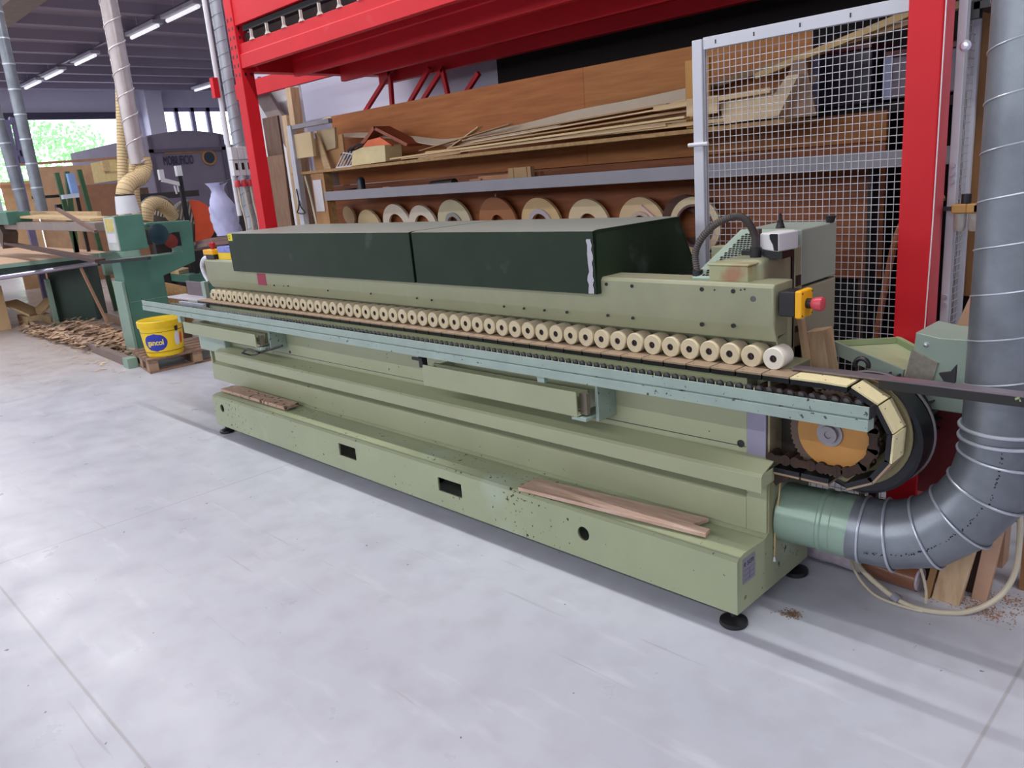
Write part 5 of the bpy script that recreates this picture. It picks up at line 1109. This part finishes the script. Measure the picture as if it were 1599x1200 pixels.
# dark green stand below the table rail and small green bench behind
gb = thing('green_stand', 'low dark green stand behind the leaning stick', 'stand', (-10.5, 2.3, 0))
MB().box(-11.2, -9.4, 2.2, 2.6, 0.50, 0.60).build('stand_top', machg, gb)
for x in (-11.1, -9.5): MB().box(x, x + 0.1, 2.25, 2.55, 0, 0.5).build('leg', machg, gb)
tag(MB().prism([(-11.1, 2.2, 0.602), (-9.7, 2.2, 0.602), (-9.9, 2.45, 0.602), (-11.0, 2.5, 0.602)], (0, 0, 0.05)).build('offcut_board', woodl, None), 'pale board lying on the low dark green stand', 'board')

# silver ducts left
d1 = thing('dust_duct', 'tall silver spiral duct ending in a cream hose above the sander', 'duct', (-8, 1.27, 1.6))
dc = at(168, 0, 'x', -8.0).y; dc2 = at(218, 250, 'x', -8.0).y
ybx, rdu = (dc + dc2) / 2, 0.088
MB().cyl((-8, dc2 - 0.02, 2.0), (-8, dc + 0.02, 4.98), rdu, n=32).build('spiral_pipe', mat('warm_galvanised', S(172, 162, 162), rough=0.33, metal=0.4, var=0.1), d1, sharp=60)
hx = []
for k in range(0, 36 * 11):
    z = 2.02 + 0.24 * k / 36; yc = (dc2 - 0.02) + (dc - dc2 + 0.04) * (z - 2.0) / 2.98; a = 2 * math.pi * k / 36
    hx.append((-8 + (rdu + 0.002) * math.cos(a), yc + (rdu + 0.002) * math.sin(a), z))
MB().tube(hx, 0.007, 6).build('spiral_seam', mat('seam_light', S(214, 208, 206), rough=0.3, metal=0.3), d1)
def flexhose(root, pts, r, name='flex_hose', pitch_=0.034):
    P = spline(pts, 8)
    MB().tube(P, r, 18).build(name, flex, root, sharp=60)
    L_ = 0; acc = 0; rg = MB()
    for i in range(len(P) - 1):
        seg_ = (P[i + 1] - P[i]).length; d = (P[i + 1] - P[i]).normalized()
        while acc < seg_:
            c = P[i] + d * acc; rg.lathe([(r * 0.98, -0.005), (r + 0.003, 0), (r * 0.98, 0.005), (r * 0.98, -0.005)], c, d, 16); acc += pitch_
        acc -= seg_
    rg.build(name + '_rings', mat('hose_rib', S(150, 118, 72), rough=0.5), root)
hp_ = [at(222, 246, 'x', -8.0), at(225, 262, 'x', -8.0), at(218, 277, 'x', -7.95), at(204, 284, 'x', -7.85), at(196, 294, 'x', -7.8), at(194, 306, 'x', -7.8)]
flexhose(d1, hp_, 0.085)
cn = at(195, 306, 'x', -7.8); cn2 = at(198, 334, 'x', -7.8)
MB().lathe([(0.10, 0), (0.12, -(cn.z - cn2.z)), (0.118, -(cn.z - cn2.z)), (0.098, 0), (0.10, 0)], cn, (0, 0, 1), 30).build('white_cone', white, d1)
MB().cyl(cn + Vector((0, 0, -0.015)), cn + Vector((0, 0, 0.015)), 0.098, n=30).build('hose_clamp', darkm, d1)
d3 = thing('flexible_hose', 'cream corrugated hose hanging straight down behind the silver duct', 'hose', (-8.4, 1.4, 1.5))
flexhose(d3, [at(188, 130, 'x', -8.6), at(190, 210, 'x', -8.6), at(192, 300, 'x', -8.6), at(193, 340, 'x', -8.6)], 0.055)
d4 = thing('flexible_hose', 'second cream corrugated hose partly hidden by the silver duct', 'hose', (-8.9, 1.8, 1.5))
flexhose(d4, [at(209, 238, 'x', -9.0), at(210, 290, 'x', -9.0), at(214, 335, 'x', -9.0)], 0.055)
d5 = thing('flexible_hose', 'arched cream hose rising behind the teal control box', 'hose', (-9.4, 2.1, 1.2))
flexhose(d5, [at(228, 345, 'x', -9.3), at(231, 325, 'x', -9.3), at(243, 318, 'x', -9.4), at(258, 324, 'x', -9.5), at(270, 338, 'x', -9.6)], 0.085)
for (a, b_, c, d, xx, r_, lab) in ((25, 150, 66, 330, -9.9, 0.065, 'left grey steel duct pipe rising to the ceiling'), (-13, 150, 38, 330, -10.6, 0.065, 'grey steel duct pipe at the very left edge')):
    p, q = at(a, b_, 'x', xx), at(c, d, 'x', xx); dd = (p - q).normalized(); top = q + dd * ((4.98 - q.z) / dd.z)
    pd = thing('steel_duct', lab, 'duct', q)
    MB().cyl(q, top, r_, n=28).build('pipe', steel, pd, sharp=60)
    for k in range(1, 12):
        c = q + (top - q) * k / 12; MB().cyl(c - dd * 0.008, c + dd * 0.008, r_ + 0.004, n=28).build('joint_ring', steel2, pd)
# stack of boards behind
bs_ = thing('board_rack', 'rack of large brown boards standing in the far left background', 'rack', (-18, 3.6, 0))
for i, (a, b_, c, d, x_, m_) in enumerate(((45, 262, 160, 345, -18.0, mat('tan_board', S(186, 150, 118), rough=0.6)), (120, 290, 225, 345, -17.8, mat('brown_board', S(146, 104, 80), rough=0.6)), (0, 285, 62, 345, -17.9, mat('tan_board2', S(196, 160, 120), rough=0.6)), (130, 300, 240, 340, -18.3, brownd))):
    p, q = at(a, b_, 'x', x_), at(c, d, 'x', x_); MB().box(x_ - 0.04, x_, p.y, q.y, 0.0, p.z).build('large_board', m_, bs_)
MB().bar(at(20, 258, 'x', -18.45), at(215, 245, 'x', -18.45), 0.06, 0.05).build('wood_rail', mat('rail_brown', S(170, 124, 92), rough=0.6), bs_)
MB().bar(at(0, 292, 'x', -17.7), at(48, 290, 'x', -17.7), 0.07, 0.07).build('wood_rail', mat('rail_brown', S(170, 124, 92), rough=0.6), bs_)
MB().bar(at(163, 270, 'x', -17.7), at(195, 268, 'x', -17.7), 0.05, 0.05).box(-17.75, -17.6, at(157, 252, 'x', -17.7).y, at(167, 252, 'x', -17.7).y, at(160, 268, 'x', -17.7).z, at(160, 252, 'x', -17.7).z).build('wood_block', woodl, bs_)
for (a, b_, c, d, lab) in ((88, 270, 104, 332, 'green post left of the blue padded post in the board rack'), (123, 265, 141, 332, 'green post right of the blue padded post in the board rack'), (104, 268, 112, 332, 'green post directly behind the blue padded post')):
    p = at(a, b_, 'x', -11.8); q = at(c, d, 'x', -11.8); dd = (q - p); foot_ = q + dd * (q.z / -dd.z) * 1.0
    tag(MB().bar(p, foot_, 0.06, 0.06, up=(1, 0, 0)).build('green_post', mat('bottle_green_post', S(58, 92, 62), rough=0.5), None), lab, 'post')
bp_ = thing('blue_padded_post', 'light blue padded post with grey clamp in the board rack', 'post', at(118, 330, 'x', -11.6))
MB().bar(at(109, 271, 'x', -11.6), at(118, 306, 'x', -11.6), 0.09, 0.09, up=(1, 0, 0)).build('pad', mat('light_blue_pad', S(130, 160, 214), rough=0.5), bp_)
MB().bar(at(97, 308, 'x', -11.55), at(122, 305, 'x', -11.55), 0.09, 0.06).build('clamp_arm', mat('pale_clamp', S(196, 204, 224), rough=0.4), bp_)
pq_ = at(120, 306, 'x', -11.6); MB().bar(pq_, (pq_.x, pq_.y, 0), 0.04, 0.04, up=(1, 0, 0)).build('stand', darkm, bp_)
tag(MB().bar(at(50, 309, 'x', -12.0), at(95, 306, 'x', -12.0), 0.05, 0.04).box(-12.05, -11.95, at(83, 305, 'x', -12).y, at(92, 305, 'x', -12).y, 1.50, 1.66).build('black_clamp_rail', blackm, None), 'black clamp rail across the boards behind the steel ducts', 'rail')

# truck
TK = thing('truck', 'grey furniture truck parked in the hall by the windows', 'truck', (-19, 5.6, 0))
XT = -19.0
tl, trr = at(226, 203, 'x', XT), at(346, 203, 'x', XT)
y0t, y1t, zt = tl.y, trr.y, 3.12
tgrey = mat('tarpaulin_grey', S(112, 104, 124), rough=0.7, var=0.1, scale=2)
arcp = [(XT, y0t + (y1t - y0t) * k / 10, zt + 0.10 * math.sin(math.pi * k / 10)) for k in range(11)]
MB().prism([(XT, y0t, 1.0)] + arcp + [(XT, y1t, 1.0)], (-5.8, 0, 0)).build('cargo_box', tgrey, TK, bevel=0.03)
MB().box(XT, XT + 0.05, y0t, y1t, 2.72, 2.80).box(XT, XT + 0.05, y0t, y0t + 0.1, 1.0, 3.1).box(XT, XT + 0.05, y1t - 0.1, y1t, 1.0, 3.1).box(XT, XT + 0.05, y0t, y1t, 1.0, 1.1).build('rear_frame', mat('dark_truck_frame', S(84, 76, 96), rough=0.6), TK)
p, q = at(256, 234, 'x', XT + 0.02), at(330, 238, 'x', XT + 0.02)
MB().box(XT, XT + 0.02, p.y, q.y, p.z - 0.10, p.z).build('orange_stripe', mat('truck_orange', S(160, 112, 62), rough=0.6), TK)
p = at(256, 258, 'x', XT + 0.03); q = at(311, 254, 'x', XT + 0.03)
tm = text('rear_lettering', 'MOBILIFICIO', 0.30, mat('truck_ink', S(34, 30, 64), rough=0.6), TK, (XT + 0.03, p.y, p.z), (0, 1, 0), (0, 0, 1), 0.01, sx=(q.y - p.y) / 1.98)
p = at(327, 246, 'x', XT + 0.03)
MB().lathe([(0, 0), (0.19, 0), (0.19, 0.02), (0, 0.02)], (XT + 0.005, p.y, p.z), (1, 0, 0), 32).build('emblem_ring', mat('truck_orange', S(160, 112, 62)), TK)
MB().lathe([(0, 0), (0.14, 0), (0.14, 0.03), (0, 0.03)], (XT + 0.005, p.y, p.z), (1, 0, 0), 24).build('emblem_dot', mat('petrol_dot', S(24, 44, 62), rough=0.5), TK)
MB().box(XT - 4.2, XT - 2.2, y0t - 0.02, y0t, 2.2, 2.75).box(XT - 2.0, XT - 0.8, y0t - 0.02, y0t, 2.2, 2.75).build('side_stripe', mat('truck_yellow_side', S(176, 150, 70), rough=0.6), TK)
text('side_lettering', 'MOBIL', 0.42, mat('truck_ink', S(34, 30, 64)), TK, (XT - 4.6, y0t - 0.022, 1.62), (1, 0, 0), (0, 0, 1), 0.01)
MB().box(XT - 5.8, XT + 0.1, y0t + 0.1, y1t - 0.1, 0.6, 1.0).build('chassis', mat('truck_black', S(24, 22, 26), rough=0.7), TK)
for xx in (XT - 0.9, XT - 4.8):
    for yy in (y0t + 0.05, y1t - 0.30): MB().lathe([(0, 0), (0.2, 0), (0.42, 0.02), (0.42, 0.24), (0.2, 0.26), (0, 0.26)], (xx, yy, 0.42), (0, 1, 0), 28).build('wheel', mat('tyre', S(30, 28, 30), rough=0.8), TK)
# clutter in front of the truck
db = mat('dark_clutter', S(46, 40, 44), rough=0.7, var=0.3, scale=4)
tag(MB().box(-13.5, -12.6, at(232, 300, 'x', -12.6).y, at(345, 300, 'x', -12.6).y, 0.95, 1.0).box(-13.4, -12.7, at(240, 300, 'x', -12.6).y, at(335, 300, 'x', -12.6).y, 0.0, 0.2).box(-13.0, -12.9, 3.6, 3.7, 0.2, 0.95).box(-13.0, -12.9, 4.6, 4.7, 0.2, 0.95).build('dark_workbench', db, None), 'dark low workbench in front of the grey truck', 'bench')
xx = -11.5
tag(MB().box(xx - 1.0, xx - 0.95, at(222, 300, 'x', xx).y, at(350, 300, 'x', xx).y, 1.62, 1.72).box(xx - 1.0, xx - 0.9, 3.2, 3.3, 0, 1.62).box(xx - 1.0, xx - 0.9, 4.1, 4.2, 0, 1.62).box(xx - 1.1, xx - 1.0, 2.8, 4.9, 0.9, 1.3).build('dark_machine_frame', db, None), 'dark metal frame standing behind the dust fan', 'frame')
wa = thing('white_bracket_arm', 'white angled bracket arm standing in front of the truck', 'bracket', at(253, 283, 'x', -9.5))
X_ = -9.5
MB().bar(at(250, 265, 'x', X_), at(253, 281, 'x', X_), 0.06, 0.06, up=(1, 0, 0)).bar(at(253, 281, 'x', X_), at(281, 288, 'x', X_), 0.05, 0.05, up=(1, 0, 0)).build('arm', white, wa)
MB().bar(at(277, 259, 'x', X_), at(280, 275, 'x', X_), 0.07, 0.07, up=(1, 0, 0)).build('white_cap', white, wa)
p = at(280, 275, 'x', X_); q = at(288, 320, 'x', X_); MB().bar(p, q, 0.05, 0.05, up=(1, 0, 0)).bar(q, (q.x, q.y, 0), 0.05, 0.05, up=(1, 0, 0)).build('dark_pole', blackm, wa)
MB().bar(at(272, 290, 'x', X_), at(276, 303, 'x', X_), 0.015, 0.02, up=(1, 0, 0)).bar(at(277, 290, 'x', X_), at(279, 300, 'x', X_), 0.015, 0.02, up=(1, 0, 0)).build('white_tie', white, wa)
# dust fans
def fan(name, px, py, x_, r_, label, orange=True):
    c = at(px, py, 'x', x_); t = thing(name, label, 'fan', (c.x, c.y, 0))
    MB().lathe([(0, 0), (r_, 0), (r_, 0.12), (r_ * 0.9, 0.14), (0, 0.14)], c + Vector((-0.12, 0, 0)), (1, 0.1, 0), 36).build('housing', mat('fan_grey', S(104, 98, 92), rough=0.5), t)
    g = MB()
    for k in range(7):
        o_ = -r_ * 0.8 + k * r_ * 0.16; hh_ = math.sqrt(max(0.01, (r_ * 0.85) ** 2 - o_ * o_)); u = Vector((0, 0.35, 0.94)); v = Vector((0, -0.94, 0.35)) * -1
        g.bar(c + Vector((0.03, 0, 0)) - v * o_ * -1 - u * hh_ * 0.1, c + Vector((0.03, 0, 0)) + v * o_ + u * hh_, 0.02, 0.02, up=(1, 0, 0))
    g.build('grille', mat('fan_bars', S(190, 180, 170), rough=0.5), t)
    if orange:
        pts_ = [c + Vector((0.045, 0, 0))] + [c + Vector((0.045, r_ * 0.97 * math.cos(a), r_ * 0.97 * math.sin(a))) for a in [math.radians(-100 + 195 * k / 20) for k in range(21)]]
        MB().prism(pts_, (0.01, 0, 0)).build('orange_guard', mat('orange_guard', S(216, 82, 46), rough=0.5), t)
    MB().box(c.x - 0.2, c.x - 0.1, c.y - 0.1, c.y + 0.1, 0, c.z - r_ * 0.6).build('stand', db, t)
fan('dust_fan', 302, 347, -9.6, 0.30, 'round grey fan with orange guard right of the teal sander')
fan('dust_fan', 250, 336, -9.9, 0.26, 'darker round fan half hidden by the arched cream hose', False)
tag(MB().bar(at(300, 384, 'x', -8.4), at(352, 372, 'x', -7.2), 0.3, 0.04).bar(at(300, 390, 'x', -8.4), at(345, 379, 'x', -7.2), 0.3, 0.04).box(-8.2, -7.4, 2.0, 2.1, 0, 0.85).build('stacked_boards', mat('mauve_board', S(150, 124, 120), rough=0.6), None), 'stack of mauve brown boards behind the left end of the machine', 'boards')
# pale grey conduit, socket boxes and bag beside the left red upright
X5 = -5.95
pt, pb2 = at(338, 0, 'x', X5), at(384, 352, 'x', X5)
cdt = thing('wall_conduit', 'light grey spiral duct beside the left red upright', 'duct', (X5, pb2.y, 0))
yc = (pt.y + pb2.y) / 2 + 0.02
MB().cyl((X5, yc, 0), (X5, yc, 4.98), 0.05, n=24).build('duct', mat('pale_conduit', S(176, 180, 190), rough=0.4, metal=0.2), cdt, sharp=60)
hx = [(X5 + 0.052 * math.cos(2 * math.pi * k / 20), yc + 0.052 * math.sin(2 * math.pi * k / 20), 0.3 + 0.11 * k / 20) for k in range(20 * 38)]
MB().tube(hx, 0.003, 5).build('spiral_seam', mat('seam_grey', S(140, 146, 156), rough=0.4), cdt)
MB().cyl((X5, yc - 0.10, 1.4), (X5, yc - 0.10, 4.98), 0.022, n=12).build('thin_pipe', white, cdt)
MB().box(X5 - 0.03, X5 + 0.03, yc - 0.16, yc - 0.11, 2.45, 2.62).build('red_tab', red, cdt)
sb = thing('socket_block', 'grey block of three industrial sockets with red plugs beside the red upright', 'socket', (X5 + 0.1, yc - 0.05, 1.8))
SX = X5 + 0.1
for k in range(3):
    y_ = yc - 0.17 + 0.062 * k
    MB().box(SX, SX + 0.08, y_, y_ + 0.058, 1.90, 2.01).build('switch', white, sb, bevel=0.004)
    MB().box(SX, SX + 0.07, y_, y_ + 0.058, 1.76, 1.895).build('socket', white, sb, bevel=0.004)
    MB().box(SX + 0.07, SX + 0.073, y_ + 0.02, y_ + 0.045, 1.81, 1.87).build('slot', blackm, sb)
    MB().lathe([(0, 0), (0.026, 0), (0.03, 0.01), (0.022, 0.06), (0, 0.06)], (SX + 0.04, y_ + 0.03, 1.66), (0, 0, 1), 16).build('red_plug', mat('plug_red', S(206, 60, 70), rough=0.4), sb)
    MB().tube(spline([(SX + 0.04, y_ + 0.03, 1.66), (SX + 0.05, y_ + 0.03, 1.5), (SX + 0.04, y_ + 0.05, 1.3), (SX, y_ + 0.05, 1.0)], 6), 0.009, 8).build('plug_cable', cable, sb)
bg_ = MB(); c = at(351, 323, 'x', -6.3)
rows_ = []
random.seed(8)
for j in range(14):
    s_ = j / 13; z = c.z + 0.23 - s_ * 0.50; w_ = 0.78 * (0.06 + 0.10 * min(1, max(0, (s_ - 0.12)) * 3)) if s_ > 0.12 else (0.10 - s_ * 0.4)
    rows_.append([(c.x + 0.7 * w_ * math.sin(2 * math.pi * k / 20) * (1 + 0.16 * math.sin(k * 2.6 + j * 1.3)), c.y - 0.05 * (1 - s_) + w_ * math.cos(2 * math.pi * k / 20) * (1 + 0.16 * math.sin(k * 1.7 + j * 0.9)), z) for k in range(20)])
vs = [p for r in rows_ for p in r]; fs = [(i * 20 + k, i * 20 + (k + 1) % 20, (i + 1) * 20 + (k + 1) % 20, (i + 1) * 20 + k) for i in range(13) for k in range(20)] + [tuple(range(13 * 20, 14 * 20))]
bag = MB().add(vs, fs).build('plastic_bag', mat('translucent_bag', S(186, 188, 226), rough=0.35, var=0.08, scale=14, bump=0.5), None, sharp=80)
tag(bag, 'translucent bluish plastic bag hanging beside the socket block', 'bag')
tag(MB().tube([(c.x, c.y - 0.05, c.z + 0.20), (X5, yc - 0.05, c.z + 0.27)], 0.006, 6).build('bag_hook', darkm, None), 'short dark hook holding the plastic bag to the duct', 'hook')
